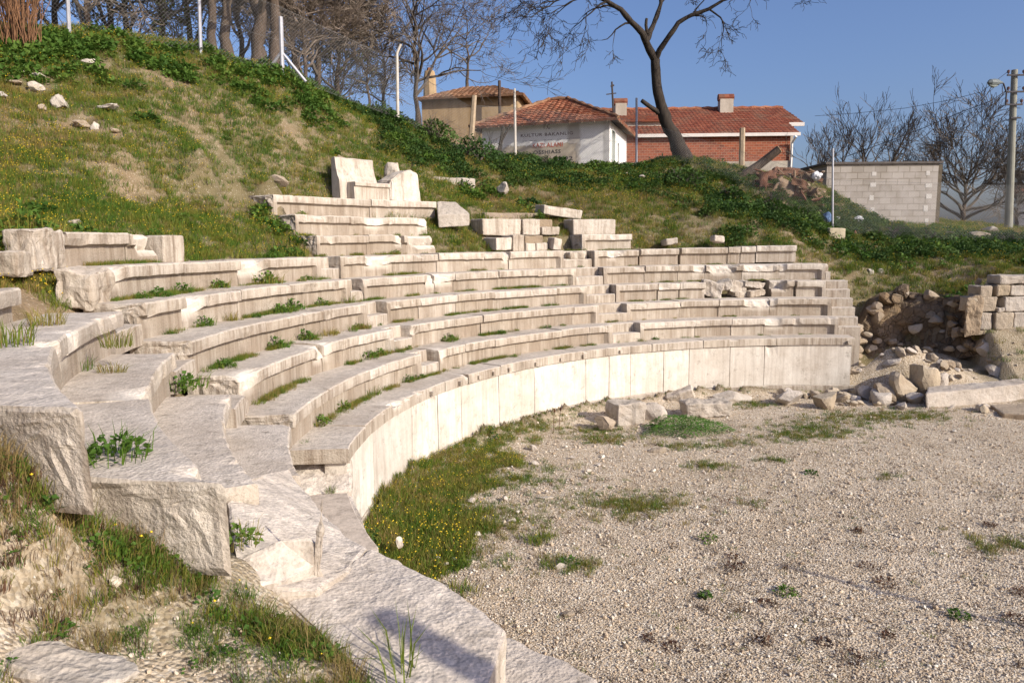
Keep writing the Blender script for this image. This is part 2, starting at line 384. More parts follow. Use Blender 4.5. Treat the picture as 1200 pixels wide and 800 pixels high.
# ------------------------------------------------------------------ stones from outlines and lumps
def outline_stone(name, pts, thick, mat, label, cat, group=None, sd_=1, jit=.015, sub=.09, bev=.03, fresh_edge=0):
    """pts: world points of the top outline (their heights make the top), extruded down by thick, worn all over"""
    bm = bmesh.new(); c = sum(pts, Vector()) / len(pts)
    a2 = sum((pts[i].x * pts[(i + 1) % len(pts)].y - pts[(i + 1) % len(pts)].x * pts[i].y) for i in range(len(pts)))
    if a2 < 0: pts = pts[::-1]
    top = [bm.verts.new(p) for p in pts]; bot = [bm.verts.new((c.x + (p.x - c.x) * .97, c.y + (p.y - c.y) * .97, p.z - thick)) for p in pts]
    bm.faces.new(top); bm.faces.new(bot[::-1])
    n = len(pts)
    for i in range(n): bm.faces.new((top[i], bot[i], bot[(i + 1) % n], top[(i + 1) % n]))
    bmesh.ops.bevel(bm, geom=bm.edges[:], offset=bev, segments=2, affect='EDGES', profile=.5)
    bmesh.ops.triangulate(bm, faces=bm.faces[:])
    for it in range(6):
        es = [e for e in bm.edges if e.calc_length() > sub]
        if not es: break
        bmesh.ops.subdivide_edges(bm, edges=es, cuts=1, use_grid_fill=False); bmesh.ops.triangulate(bm, faces=[f for f in bm.faces if len(f.verts) > 3])
    off = Vector((sd_ * 5.1, sd_ * 2.3, sd_)); bm.normal_update()
    lay = []
    for v in bm.verts:
        q = v.co + off; d = mn.noise(q * 3.1) * jit + mn.noise(q * 9) * jit * .55 + mn.noise(q * 24) * jit * .3
        lay.append((v, v.co + v.normal * d))
    for v, p in lay: v.co = p
    me = bpy.data.meshes.new(name); org = orig([v.co for v in bm.verts])
    for v in bm.verts: v.co -= org
    bm.to_mesh(me); bm.free(); me.materials.append(mat)
    o = bpy.data.objects.new(name, me); COL.objects.link(o); o.location = org
    return tag(o, label, cat, group)
def px_stone(name, pz, thick, mat, label, cat, **kw):
    return outline_stone(name, [gz(x, y, z) for x, y, z in pz], thick, mat, label, cat, **kw)

def rock_mesh(name, size, sd_, mat, sub=3, cuts=11, jit=.035):
    r_ = random.Random(sd_); bm = bmesh.new(); bmesh.ops.create_icosphere(bm, subdivisions=sub, radius=1)
    pl = []
    for _ in range(cuts):
        d = Vector((r_.gauss(0, 1), r_.gauss(0, 1), r_.gauss(0, 1))).normalized(); pl.append((d, r_.uniform(.42, .74)))
    off = Vector((sd_ * 2.7, sd_ * .9, sd_ * 1.9))
    for v in bm.verts:
        p = v.co.copy()
        for d, h in pl:
            x = p.dot(d)
            if x > h: p -= d * (x - h) * .97
        p += v.co * (mn.noise(p * 1.8 + off) * jit * 2 + mn.noise(p * 5 + off) * jit)
        v.co = Vector((p.x * size[0], p.y * size[1], p.z * size[2]))
    zm = min(v.co.z for v in bm.verts)
    for v in bm.verts: v.co.z -= zm
    me = bpy.data.meshes.new(name); bm.to_mesh(me); bm.free(); me.materials.append(mat)
    return me
def rock(name, p, size, sd_, mat, label, cat='rock', group=None, rot=0, sink=.15, tilt=(0, 0), **kw):
    o = bpy.data.objects.new(name, rock_mesh(name, size, sd_, mat, **kw)); COL.objects.link(o)
    o.location = Vector(p) - Vector((0, 0, size[2] * 2 * sink)); o.rotation_euler = (tilt[0], tilt[1], rot); return tag(o, label, cat, group)
def box_stone(name, p, dim, rot, sd_, mat, label, cat='stone block', group=None, jit=.02, tilt=(0, 0), sink=.0, bev=.03, sub=.1):
    L, Wd, H = dim
    pts = [Vector((x * L / 2, y * Wd / 2, H)) for x, y in ((-1, -1), (1, -1), (1, 1), (-1, 1))]
    o = outline_stone(name, pts, H, mat, label, cat, group, sd_, jit, sub, bev)
    m = Euler((tilt[0], tilt[1], rot)).to_matrix()
    o.rotation_euler = (tilt[0], tilt[1], rot); o.location = Vector(p) + m @ Vector(o.location) - Vector((0, 0, sink)); return o

# ------------------------------------------------------------------ terrain
def vnoise(x, y, sd_=0):
    xi = np.floor(x).astype(np.int64); yi = np.floor(y).astype(np.int64); fx = x - xi; fy = y - yi
    fx = fx * fx * (3 - 2 * fx); fy = fy * fy * (3 - 2 * fy)
    def h(a, b):
        n = (a * 374761393 + b * 668265263 + sd_ * 982451653) & 0xffffffff
        n = ((n ^ (n >> 13)) * 1274126177) & 0xffffffff
        return ((n ^ (n >> 16)) & 0xffff) / 65535.0
    return (h(xi, yi) * (1 - fx) + h(xi + 1, yi) * fx) * (1 - fy) + (h(xi, yi + 1) * (1 - fx) + h(xi + 1, yi + 1) * fx) * fy
def fbm(x, y, sd_=0, oct=4):
    s = 0; a = .5; t = 0
    for i in range(oct): s = s + a * vnoise(x * 2 ** i, y * 2 ** i, sd_ + i); t += a; a *= .55
    return s / t
def rtop(t):                                   # tiers that still stand, by bearing
    if t < -124.2 or t > 10.9: return None
    if t < -92: return 5
    if t < -89: return 4.3
    if t < -79: return 6
    if t < -60.7: return 5
    if t < -48.6: return 8
    if t < -43.5: return 7
    if t < -36: return 5
    if t < -26: return 6.9
    if t < -16.4: return 6
    if t < 5.3: return 5
    if t < 8.4: return 4
    if t < 9.4: return 3
    return None
CTRL = []
def C3(p): CTRL.append((p.x, p.y, p.z))
for t in np.arange(-123, 9, 3.0):
    k = rtop(t); rb = Rk(k, t) + TD + .12; C3(pol(rb, t, zk(k) - (.2 if t < -92 else .05)))
for t in np.arange(-134, -93, 6): C3(pol(13.4, t, 4.45)); C3(pol(16.5, t, 6.3))
for t in (-88, -83): C3(pol(13.6, t, 4.25))
for t in (-77, -72, -67, -63): C3(pol(12.4, t, 3.75)); C3(pol(13.4, t, 4.25))
for (x, y, D) in [(20, 58, 15.3), (80, 45, 16.2), (120, 50, 16.2), (200, 62, 17.4), (234, 62, 18), (300, 82, 19.3), (330, 87, 19.5), (370, 108, 21), (430, 132, 23), (466, 138, 23.5), (505, 168, 24), (546, 188, 25),
                  (80, 150, 13.2), (150, 180, 12.9), (240, 180, 14.2), (300, 140, 16.8), (380, 150, 19), (430, 180, 20), (330, 200, 15.3), (20, 170, 12.4), (20, 240, 10.6),
                  (480, 195, 20.5), (560, 230, 20.5), (545, 250, 19), (610, 230, 22), (604, 182, 27), (680, 200, 27.5), (714, 198, 29.5), (747, 196, 28), (640, 240, 21.5), (700, 235, 22), (780, 240, 22.5), (795, 187, 27),
                  (850, 195, 28), (780, 270, 20.7), (850, 265, 20.9), (850, 225, 24.5), (900, 262, 21.5), (890, 240, 23.5), (920, 238, 24), (940, 270, 21.5), (955, 215, 26.5), (985, 272, 22.8), (960, 300, 20.6), (1000, 318, 19.8), (1050, 330, 19.6), (1110, 332, 19.4), (1170, 318, 19.0), (1200, 316, 19), (1260, 312, 19),
                  (1040, 285, 22.5), (1120, 288, 22.3), (1190, 290, 22), (1030, 268, 26.5), (1100, 268, 26.5), (1190, 274, 28), (1250, 275, 27), (1080, 300, 21),
                  (1165, 392, 16.9), (1195, 390, 16.9), (1130, 392, 17.2), (1250, 388, 16.9), (1060, 430, 17.6), (1100, 432, 16.9), (1140, 440, 16.0), (1190, 445, 15.9), (1260, 440, 15.9),
                  (1015, 420, 18.3), (1000, 462, 17.2), (1080, 455, 15.6),
                  ]:
    C3(gd(x, y, D))
for (x, y, z) in [(0, 580, 2.58), (60, 586, 2.51), (105, 612, 2.28), (180, 622, 2.20), (245, 632, 2.08), (280, 680, 1.92), (340, 745, 1.74), (410, 798, 1.66), (0, 700, 2.25), (100, 720, 2.05), (200, 760, 1.9), (320, 795, 1.75), (0, 800, 2.12)]: C3(gz(x, y, z))
for (x, y, z) in [(-6.4, -8.3, 1.9), (-6.4, -10, 1.8), (-8.5, -8.5, 2.35), (-9.5, -10, 2.5), (-5, -9.5, 1.5), (-3, -9.5, .5), (-11, -7, 2.9), (-14, -8, 4.2), (-5.2, -7.3, 1.5), (-4.2, -8.2, .8), (-1.5, -9, .02), (4, -9, 0), (9, -4, 0), (9, 2, .05), (7, 5.5, .1), (8, 7.2, .5), (9, 9, 1.4), (12, 9, 1.6), (14, 2, .3), (13, -6, 0), (2, -13, 0), (-12, -14, 2.2), (14, 14, 3.2),
                  (-20, -6, 6.8), (-18, -12, 4), (-22, 4, 8.0), (-26, 16, 8.6), (-20, 24, 7.8), (-10, 27, 6.6), (0, 30, 6.2), (10, 30, 5.0), (18, 28, 3.6), (22, 16, 3.2), (24, 4, .8), (-10, 36, 6.8), (10, 38, 5.2), (-22, 36, 7.6), (22, 36, 3.4), (-34, 4, 8.4), (-34, 24, 8.4), (30, 20, 3), (30, -10, 0), (-30, -16, 5), (4, -20, 0)]: CTRL.append((x, y, z))
for t in np.arange(-128, 12, 20): C3(pol(7.9, t, 0.0)); C3(pol(5, t, 0.0))
CT = np.array(CTRL); d_ = np.hypot(CT[:, None, 0] - CT[None, :, 0], CT[:, None, 1] - CT[None, :, 1]); nC = len(CT)
A_ = np.zeros((nC + 1, nC + 1)); A_[:nC, :nC] = -d_ - np.eye(nC) * .03; A_[:nC, nC] = 1; A_[nC, :nC] = 1
W_ = np.linalg.solve(A_, np.append(CT[:, 2], 0))
def rbf(x, y):
    out = np.zeros(x.shape); fx = x.ravel(); fy = y.ravel(); o = np.zeros(fx.shape)
    for i in range(0, len(fx), 20000):
        d = np.hypot(fx[i:i + 20000, None] - CT[None, :, 0], fy[i:i + 20000, None] - CT[None, :, 1]); o[i:i + 20000] = -d @ W_[:nC] + W_[nC]
    return o.reshape(x.shape)
def rt_arr(t):
    tb = np.arange(-181, 182, .5); v = np.array([(rtop(a) if rtop(a) is not None else -9) for a in tb]); return v[np.clip(((t + 181) * 2).round().astype(int), 0, len(v) - 1)]
def theta_r(x, y): return np.degrees(np.arctan2(x, y)), np.hypot(x, y)
def seatmask(x, y, pad=0):
    t, r = theta_r(x, y); k = rt_arr(t); dr = -.019 * np.maximum(0, -92 - t)
    lowcut = np.where(t < -124.5, 99, 0)
    return (k > -5) & (r > R0 + dr - pad) & (r < R0 + dr + TD * (k + 1) + .1 + pad) & (lowcut < 50)
def gravel_mask(x, y):
    t, r = theta_r(x, y); n = (fbm(x * .8, y * .8, 5) - .5) * 1.2
    inside = np.clip((8.3 - r) / .3, 0, 1) * (t > -140) * (t < 12.5)
    right = ((x > -5.5) & (y < 6.9 + n * .4 - np.clip(x - 3, 0, 9) * .02)).astype(float) * np.clip((x + 3.9 + (y + 8) * -.0 + n * .2) / .5 + 1, 0, 1)
    left = (t < -128) & (r > 6.9)
    return np.where(left, np.clip((7.2 - r) / .3, 0, 1) * (x > -6), np.maximum(inside, right * (t > -20) + inside * 0 + right * (r < 8.3)))
def cavm(x, y, pad=.3):
    yc = np.interp(x, [1.0, 2.0, 3.4, 4.6, 5.6], [10.0, 10.2, 9.95, 9.2, 8.5]); return (x > 1.1) & (x < 4.6) & (y > 6.6) & (y < yc + pad)
def height(x, y):
    t, r = theta_r(x, y); z = rbf(x, y); dr = -.019 * np.maximum(0, -92 - t)
    g = np.clip(gravel_mask(x, y), 0, 1)
    far = np.clip((np.hypot(x, y) - 34) / 25, 0, 1); z = z * (1 - far) + far * np.clip(z, 0, 3)
    z = z + (1 - g) * ((fbm(x * .55, y * .55, 11) - .5) * .34 + (fbm(x * 2.2, y * 2.2, 13) - .5) * .16) * np.clip((np.hypot(x - CAM.x, y - CAM.y) - 1) / 3, .25, 1)
    z = z * (1 - g) + g * (np.where(z > .6, np.minimum(z, .05), np.clip(z, 0, .05)) + (fbm(x * 1.4, y * 1.4, 17) - .5) * .05 + (fbm(x * 7, y * 7, 19) - .5) * .018)
    k = rt_arr(t); st = (k > -5) & (r > R0 + dr - .02) & (r < R0 + dr + TD * (k + 1) + .02) & (t > -124.2)
    kf = np.floor((r - R0 - dr - .33) / TD); zs = np.where(kf < 0, np.where(r - R0 - dr < .3, 0.0, .75), Z0 + RI * kf - .42)
    zs = np.where(kf < 0, np.where(r - R0 - dr < .22, 0.0, .78), zs)
    ka = np.minimum(rt_arr(np.clip(t - 1.6, -180, 180)), rt_arr(np.clip(t + 1.6, -180, 180))); st2 = st & (r < R0 + dr + TD * (ka + 1)) & (t > -120.5)
    kc = np.floor((r - R0 - dr - .02) / TD); ztop = Z0 + RI * np.maximum(kc, 0) - .08
    zs = zs + np.where((t > -98.5) & (t < -90.5), .2, 0)
    z = np.where(st2, np.minimum(z, zs), np.where(st, np.minimum(z, ztop), z))
    lowst = (t > -124.2) & (t < -93) & (r > 7.2) & (r < R0 + dr + TD * 1 + .1)          # under the long foreground slabs
    z = np.where(lowst & (r > R0 + dr - .02), np.minimum(z, 1.15), z)
    z = np.where(lowst & (r <= R0 + dr - .02) & (t > -126), np.minimum(z, .02), z)
    cav = cavm(x, y)
    z = np.where(cav, np.minimum(z, .08 + np.clip(y - 7.2, 0, 9) * .26 + (fbm(x * 2, y * 2, 91) - .5) * .15), z)
    mnd = 1.5 * np.exp(-(((x - 2.15) / .75) ** 2 + ((y - 7.85) / .6) ** 2)) + .5 * np.exp(-(((x - 1.55) / .8) ** 2 + ((y - 8.3) / .6) ** 2)) + .3 * np.exp(-(((x - 3.0) / .9) ** 2 + ((y - 8.0) / .6) ** 2))
    z = np.where((x > .9), z + np.clip((r - 8.3) / .35, 0, 1) * mnd * (1 + (fbm(x * 4, y * 4, 95) - .5) * .5), z)
    return z
def axis(a, b, step):
    c = list(np.arange(a, b, step)); d = step; lo = []; x = a
    while x > -900: d *= 1.3; x -= d; lo.append(x)
    d = step; hi = []; x = c[-1]
    while x < 900: d *= 1.3; x += d; hi.append(x)
    return np.array(lo[::-1] + c + hi)
GX = axis(-24, 15, .12); GY = axis(-12, 27, .12)
XX, YY = np.meshgrid(GX, GY, indexing='ij'); ZZ = height(XX, YY); GG = np.clip(gravel_mask(XX, YY), 0, 1)
def hz(x, y):
    x = np.asarray(x, float); y = np.asarray(y, float)
    i = np.clip(np.searchsorted(GX, x) - 1, 0, len(GX) - 2); j = np.clip(np.searchsorted(GY, y) - 1, 0, len(GY) - 2)
    fx = (x - GX[i]) / (GX[i + 1] - GX[i]); fy = (y - GY[j]) / (GY[j + 1] - GY[j])
    return (ZZ[i, j] * (1 - fx) + ZZ[i + 1, j] * fx) * (1 - fy) + (ZZ[i, j + 1] * (1 - fx) + ZZ[i + 1, j + 1] * fx) * fy
def on(x, y, dz=0): return Vector((x, y, float(hz(x, y)) + dz))
def hit(px, py, dz=0):                          # where a sight line meets the terrain
    r = ray(px, py); a = 1.2
    while a < 80:
        p = CAM + r * a
        if p.z < float(hz(p.x, p.y)): break
        a += .04
    return Vector((p.x, p.y, float(hz(p.x, p.y)) + dz))
nx, ny = len(GX), len(GY)
me = bpy.data.meshes.new('ground'); vv = np.stack([XX, YY, ZZ], -1).reshape(-1, 3)
ii = np.arange(nx * ny).reshape(nx, ny); ff = np.stack([ii[:-1, :-1], ii[1:, :-1], ii[1:, 1:], ii[:-1, 1:]], -1).reshape(-1, 4)
me.vertices.add(len(vv)); me.vertices.foreach_set('co', vv.ravel()); me.loops.add(len(ff) * 4); me.loops.foreach_set('vertex_index', ff.ravel())
me.polygons.add(len(ff)); me.polygons.foreach_set('loop_start', np.arange(len(ff)) * 4); me.polygons.foreach_set('loop_total', np.full(len(ff), 4)); me.update(calc_edges=True)
at_ = me.attributes.new('gravel', 'FLOAT', 'POINT'); 
tt_, rr_ = theta_r(XX, YY); bk_ = ((tt_ < -118) & (np.hypot(XX - CAM.x, YY - CAM.y) < 7)) * np.clip(.35 + 1.1 * (fbm(XX * 1.5, YY * 1.5, 97) - .3), .2, .95); sl_k = .85 * ((XX > .9) & (XX < 4.2) & (YY > 6.8) & (YY < 9.6)) + ((XX >= 4.2) & (YY > 6.8) & (YY < 9.6)) * .45 * (fbm(XX * 1.2, YY * 1.2, 98) > .4)
at_.data.foreach_set('value', np.maximum(GG, np.maximum(bk_, sl_k)).ravel())
me.polygons.foreach_set('use_smooth', [True] * len(ff))
gm = NM('gravel_and_soil')
v1 = gm.voro(58, 'Color'); sp = gm.n('SeparateColor'); gm.l(v1, sp.inputs[0])
peb = gm.ramp(sp.outputs[0], [(0, (.22, .165, .105)), (.22, (.46, .37, .26)), (.6, (.59, .49, .365)), (.9, (.68, .59, .46)), (1, (.78, .72, .61))])
sandc = gm.ramp(gm.noise(2.0, 5, .65), [(.35, (.33, .245, .16)), (.65, (.53, .43, .32))])
grav = gm.mix(.85, sandc, peb); grav = gm.mix(gm.ramp(gm.noise(.7, 4, .6), [(.45, 0.0), (.72, .5)]), grav, (.29, .215, .135)); grav = gm.mix(gm.ramp(gm.noise(3.3, 6, .75), [(.52, 0.0), (.7, .5)]), grav, (.22, .165, .10))
soil = gm.ramp(gm.noise(1.6, 6, .7), [(.3, (.15, .105, .06)), (.5, (.27, .195, .12)), (.7, (.40, .31, .21))])
soil = gm.mix(gm.ramp(gm.noise(.5, 4, .6), [(.45, .6), (.62, .05)]), soil, (.10, .095, .035))
soil = gm.mix(gm.math('MULTIPLY', gm.ramp(sp.outputs[1], [(.93, 0.0), (.97, 1.0)]), .5), soil, (.50, .43, .34))
gm.col(gm.mix(gm.attr('gravel'), soil, grav))
gm.bump(gm.math('ADD', gm.math('MULTIPLY', gm.voro(46), -1.3), gm.math('MULTIPLY', gm.noise(26, 6, .75), .7)), .75, .015)
me.materials.append(gm.m); ground = bpy.data.objects.new('ground', me); COL.objects.link(ground); tag(ground, kind='structure')

# ------------------------------------------------------------------ near slabs along the cut
px_stone('stone_slab', [(262, 566, 2.02), (292, 561, 2.0), (338, 547, 1.74), (354, 575, 1.735), (400, 630, 1.725), (432, 640, 1.72), (410, 668, 1.74), (370, 690, 1.78), (318, 694, 1.80), (275, 650, 1.96)], .34, NEAR,
         'broad tan slab sloping at the broken row ends, above the long foreground slab', 'stone slab', sd_=31, sub=.07, jit=.018)
px_stone('stone_slab', [(320, 696, 1.735), (372, 688, 1.735), (411, 667, 1.725), (433, 641, 1.715), (470, 655, 1.70), (512, 681, 1.69), (560, 712, 1.675), (597, 737, 1.66), (575, 800, 1.65), (520, 860, 1.63), (450, 815, 1.66), (388, 752, 1.70)], .30, NEAR,
         'long pitted pinkish slab in the foreground running beside the weedy bank', 'stone slab', sd_=32, sub=.05, jit=.016)
px_stone('stone_slab', [(560, 742, 1.29), (602, 745, 1.29), (655, 772, 1.28), (703, 795, 1.28), (690, 900, 1.27), (590, 900, 1.27), (520, 850, 1.28)], .3, NEAR,
         'low pinkish slab at the bottom edge beside the gravel, below the long slab', 'stone slab', sd_=33, sub=.06, jit=.014)
px_stone('stone_slab', [(706, 797, 1.28), (745, 812, 1.28), (770, 900, 1.27), (695, 900, 1.27)], .3, NEAR,
         'small corner of a pinkish slab cut by the bottom edge, next to the low slab', 'stone slab', sd_=34, sub=.08, jit=.014)
px_stone('broken_stone', [(272, 655, 1.93), (330, 634, 1.96), (366, 626, 1.99), (375, 640, 1.93), (372, 668, 1.80), (325, 682, 1.83), (292, 690, 1.84)], .16, M['marble_white'],
         'white triangular broken stone lying between the two foreground slabs', 'broken stone', sd_=35, sub=.05, jit=.03)
px_stone('stone_slab', [(338, 536, 1.10), (411, 534, 1.10), (413, 575, .86), (350, 580, .86)], .4, M['marble_white'],
         'rough white stone face under the left end of the podium coping', 'stone block', sd_=36, sub=.06, jit=.03)
px_stone('stone_slab', [(350, 581, .80), (412, 578, .80), (424, 606, .79), (437, 640, .78), (424, 660, .78), (390, 640, .79)], .8, M['marble_near'],
         'smooth grey step slab at the foot of the podium wall end beside the nearest stairway', 'stone slab', sd_=37, sub=.07, jit=.012)
# tumbled and broken blocks in the upper rows
def seg_block(nm, t0, t1, k, dz, h, label, mat, sd_, r0=.02, r1=.6, jit=.03, cat='stone block'):
    pts = [pol(Rk(k, t) + r, t, zk(k) + dz) for t, r in ((t0, r0), ((t0 + t1) / 2, r0), (t1, r0), (t1, r1), (t0, r1))]
    return outline_stone(nm, pts, h, mat, label, cat, None, sd_, jit, .08, .03)
MW, GS, BS, YS, RS = M['marble_white'], M['grey_stone'], M['brown_stone'], M['yellow_stone'], M['rubble_stone']
o = seg_block('fallen_block', -91.4, -88.8, 5, -.02, .42, 'tilted fallen marble block with a rough left face, below the broken sixth row', M['marble'], 51, jit=.05, r1=.42); o.rotation_euler = (.05, .10, .06)
seg_block('fallen_block', -91.4, -88.5, 6, .02, .45, 'rough grey block end at the left of the sixth row, under the grassy slope', M['marble'], 52, r0=.03, r1=.35, jit=.05)
seg_block('small_block', -78.9, -76.6, 6, -.02, .4, 'small narrow marble block standing apart at the right end of the left sixth row', M['marble'], 53, r0=0, r1=.35, jit=.012)
seg_block('fallen_block', -98.5, -95.2, 6, -.02, .24, 'pale block cut by the left picture edge, above the leafy weeds', M['marble'], 54, r0=-.05, r1=.25)
seg_block('small_block', -93.2, -91.5, 6, -.22, .25, 'small pale cube of stone next to the block at the left picture edge', M['marble'], 55, r0=.02, r1=.3)
outline_stone('stone_slab', [gd(512, 236, 18.1), gd(534, 236, 18.3), gd(551, 250, 17.8), gd(513, 252, 17.5)], .3, GS, 'grey slab tilting down at the right end of the top row', 'stone slab', sd_=56, jit=.02)
outline_stone('stone_slab', [gd(536, 257, 19.2), gd(588, 255, 19.6), gd(592, 270, 18.6), gd(548, 272, 18.3)], .3, GS, 'flat grey boulder half sunk between the two upper groups of seats', 'rock', sd_=57, jit=.05)
i = 0
for (x, y, w_, h_, txt, mat) in [(499, 272, .35, .3, 'angular grey stone leaning by the broken end of the seventh row', GS), (508, 280, .22, .2, 'small pale stone lowest of the pieces by the broken seventh row', RS), (525, 288, .32, .3, 'cube shaped pale stone standing in weeds on the fifth row', M['marble']), (542, 275, .3, .26, 'rounded grey stone in weeds below the flat grey boulder', GS),
                                  (548, 281, .32, .16, 'flat white stone lying below the rounded grey stone', RS), (584, 277, .42, .14, 'upper flat brown stone wedged left of the upper right blocks', BS), (583, 284, .42, .16, 'lower flat stone wedged left of the upper right blocks', GS)]:
    i += 1; p = gz(x, y + 4, 3.30); p = Vector((p.x, p.y, max(3.26, float(hz(p.x, p.y)))))
    r_ = math.hypot(p.x, p.y)
    t_, kk = math.degrees(math.atan2(p.x, p.y)), 6
    p = pol(Rk(6, t_) - .0, t_, 3.30 + max(0, (288 - y)) * .021)
    box_stone('fallen_stone', p, (w_, w_ * .8, h_), i * .7, 60 + i, mat, txt, 'fallen stone', jit=.03, tilt=(.1, -.1))
# sixth and seventh rows at the right of the third section
for (a, b, k, dz, h, txt, mat, r0) in [(-36.0, -33.7, 6, -.06, .3, 'white rectangular block, leftmost in the sixth row of loose upper blocks', MW, -.02), (-33.5, -31.8, 6, 0, .4, 'block with a square notch, second in the loose sixth row', M['marble'], .0), (-31.6, -29.0, 6, -.02, .2, 'brown upper block, third in the loose sixth row', BS, .06), (-31.6, -30.2, 6, -.2, .2, 'small pale cube, lower left piece of the loose sixth row', MW, 0), (-30.1, -28.4, 6, -.2, .2, 'small pale cube, lower right piece of the loose sixth row', MW, .01),
                                        (-36.0, -30.6, 7, 0, .4, 'long white moulded block, leftmost in the loose seventh row', MW, 0), (-30.4, -27.9, 7, .0, .4, 'white block with a broken notch beside the long moulded block', MW, .01), (-27.7, -25.2, 7, -.2, .2, 'low pale step block in the loose seventh row', M['marble'], 0), (-27.8, -25.6, 7, .0, .2, 'pinkish slab behind the low step block of the seventh row', BS, .24),
                                        (-23.4, -17.4, 7, 0, .4, 'pale moulded block topmost at the left end of the far section', MW, 0), (-25.9, -20.6, 8, -.06, .24, 'fallen moulded block lying tilted on top of the loose upper rows', MW, .1), (-33.5, -26.2, 8, -.22, .2, 'long brown slab half sunk behind the loose upper blocks', BS, .2)]:
    i += 1; o = seg_block('loose_block', a, b, k, dz, h, txt, mat, 70 + i, r0=r0, r1=r0 + .55, jit=.016)
    if 'tilted' in txt: o.rotation_euler = (0, .13, 0)
for (t, k, dz, h, w_, txt) in [(-27.0, 5, -.2, .2, .5, 'pale broken block lowest in the third stairway gap of the fifth row'), (-25.7, 5, -.04, .16, .45, 'flat brown stone upper piece in the third stairway gap of the fifth row')]:
    i += 1; seg_block('loose_block', t - 1.2, t + 1.2, k, dz, h, txt, M['marble'], 90 + i, r0=.02, r1=.4, jit=.03)
# smashed stretch in the third row of the far section
for q, (t, dz, w_, h_, mat, txt) in enumerate([(-8.6, 0, .5, .36, MW, 'white split block, leftmost piece of the smashed third row'), (-6.6, .0, .45, .2, GS, 'grey leaning shard over the dark gap in the smashed third row'), (-4.9, .0, .42, .3, MW, 'white triangular shard in the middle of the smashed third row'), (-4.5, -.24, .34, .14, M['marble'], 'small low stone under the white shard of the smashed third row'),
                                                 (-2.6, -.02, .62, .16, GS, 'dark grey flat shard, upper right of the smashed third row'), (-2.2, -.21, .55, .17, M['marble'], 'pale flat stone, lower right of the smashed third row')]):
    p = pol(Rk(3, t) + .2, t, zk(3) + dz - h_)
    box_stone('broken_shard', p, (w_, .36, h_), -rad(t) + q * .15 - .3, 110 + q, mat, txt, 'broken stone', jit=.045, tilt=(.12 * (q % 2) - .06, (.25, -.3, .3, .1, .12, -.05)[q]), bev=.015, sub=.07)

# ------------------------------------------------------------------ throne, rocks round it, low wall behind
tp = gd(406, 229, 17.35); tz = zk(8) + .0
th_ = math.degrees(math.atan2(tp.x, tp.y)); tp = pol(Rk(8, th_) + .10, th_, tz); tu = Vector((math.cos(rad(th_)), -math.sin(rad(th_)), 0)); tv = Vector((math.sin(rad(th_)), math.cos(rad(th_)), 0))
tr = empty('stone_throne', tp, 'white marble seat of honour with a curved backrest standing on the top row', 'throne')
def profx(name, prof, w0, w1, mat, par, sd_):
    n = 9; mb = MB(); m = len(prof); vs = []
    for i_ in range(n + 1):
        for (v, z) in prof:
            p = tp + tu * (w0 + (w1 - w0) * i_ / n) + tv * v + Vector((0, 0, z)); vs.append(p + mn.noise_vector(p * 3 + Vector((sd_, 0, 0))) * .012)
    fs = [(i_ * m + k, i_ * m + (k + 1) % m, (i_ + 1) * m + (k + 1) % m, (i_ + 1) * m + k) for i_ in range(n) for k in range(m)]
    fs += [tuple(range(m))[::-1], tuple(n * m + k for k in range(m))]
    mb.add(vs, fs); return mb.build(name, mat, par)
profx('seat', [(.05, 0), (.05, .27), (0, .30), (0, .37), (.02, .385), (.3, .385), (.3, 0)], -.42, .56, MW, tr, 1)
profx('backrest', [(.303, 0), (.303, .40), (.32, .46), (.37, .54), (.42, .72), (.445, .92), (.47, .935), (.56, .93), (.58, .9), (.6, 0)], -.62, .42, MW, tr, 2)
def thr(u, v): return tp + tu * u + tv * v
outline_stone('broken_stone', [thr(.60, .02), thr(1.36, .0), thr(1.40, .45), thr(1.1, .6), thr(.6, .5)], .0001 + 0, MW, '', '', None, 3) if False else None
def up_stone(name, poly, depth, sd_, mat, label, cat):           # an upright broken stone: outline in the plane across the view, real depth behind
    mb = MB(); n = len(poly); fr = [thr(u, v0) + Vector((0, 0, z)) for (u, z) in poly for v0 in (0.04,)]; bk = [p + tv * depth * rng.uniform(.8, 1.1) for p in fr]
    bm = bmesh.new(); a = [bm.verts.new(p) for p in fr]; b = [bm.verts.new(p) for p in bk]; bm.faces.new(a); bm.faces.new(b[::-1])
    for i_ in range(n): bm.faces.new((a[i_], b[i_], b[(i_ + 1) % n], a[(i_ + 1) % n]))
    bmesh.ops.recalc_face_normals(bm, faces=bm.faces[:]); bmesh.ops.bevel(bm, geom=bm.edges[:], offset=.025, segments=2, affect='EDGES'); bmesh.ops.triangulate(bm, faces=bm.faces[:])
    for _ in range(3): bmesh.ops.subdivide_edges(bm, edges=[e for e in bm.edges if e.calc_length() > .1], cuts=1); bmesh.ops.triangulate(bm, faces=[f for f in bm.faces if len(f.verts) > 3])
    bm.normal_update(); L_ = [(v, v.co + v.normal * (mn.noise(v.co * 4) * .03 + mn.noise(v.co * 11) * .012)) for v in bm.verts]
    for v, p in L_: v.co = p
    org = orig([v.co for v in bm.verts])
    for v in bm.verts: v.co -= org
    m_ = bpy.data.meshes.new(name); bm.to_mesh(m_); bm.free(); m_.materials.append(mat); o_ = bpy.data.objects.new(name, m_); COL.objects.link(o_); o_.location = org
    return tag(o_, label, cat)
up_stone('broken_stone', [(.58, 0), (1.52, 0), (1.50, .22), (1.42, .66), (1.2, .74), (.85, .62), (.6, .46)], .5, 5, MW, 'white broken upright block leaning beside the marble throne', 'broken stone')
rock('rock', thr(-.15, .75) + Vector((0, 0, .48)), (.28, .2, .36), 201, BS, 'small rough brown rock poking up behind the throne back', sink=0, jit=.14)
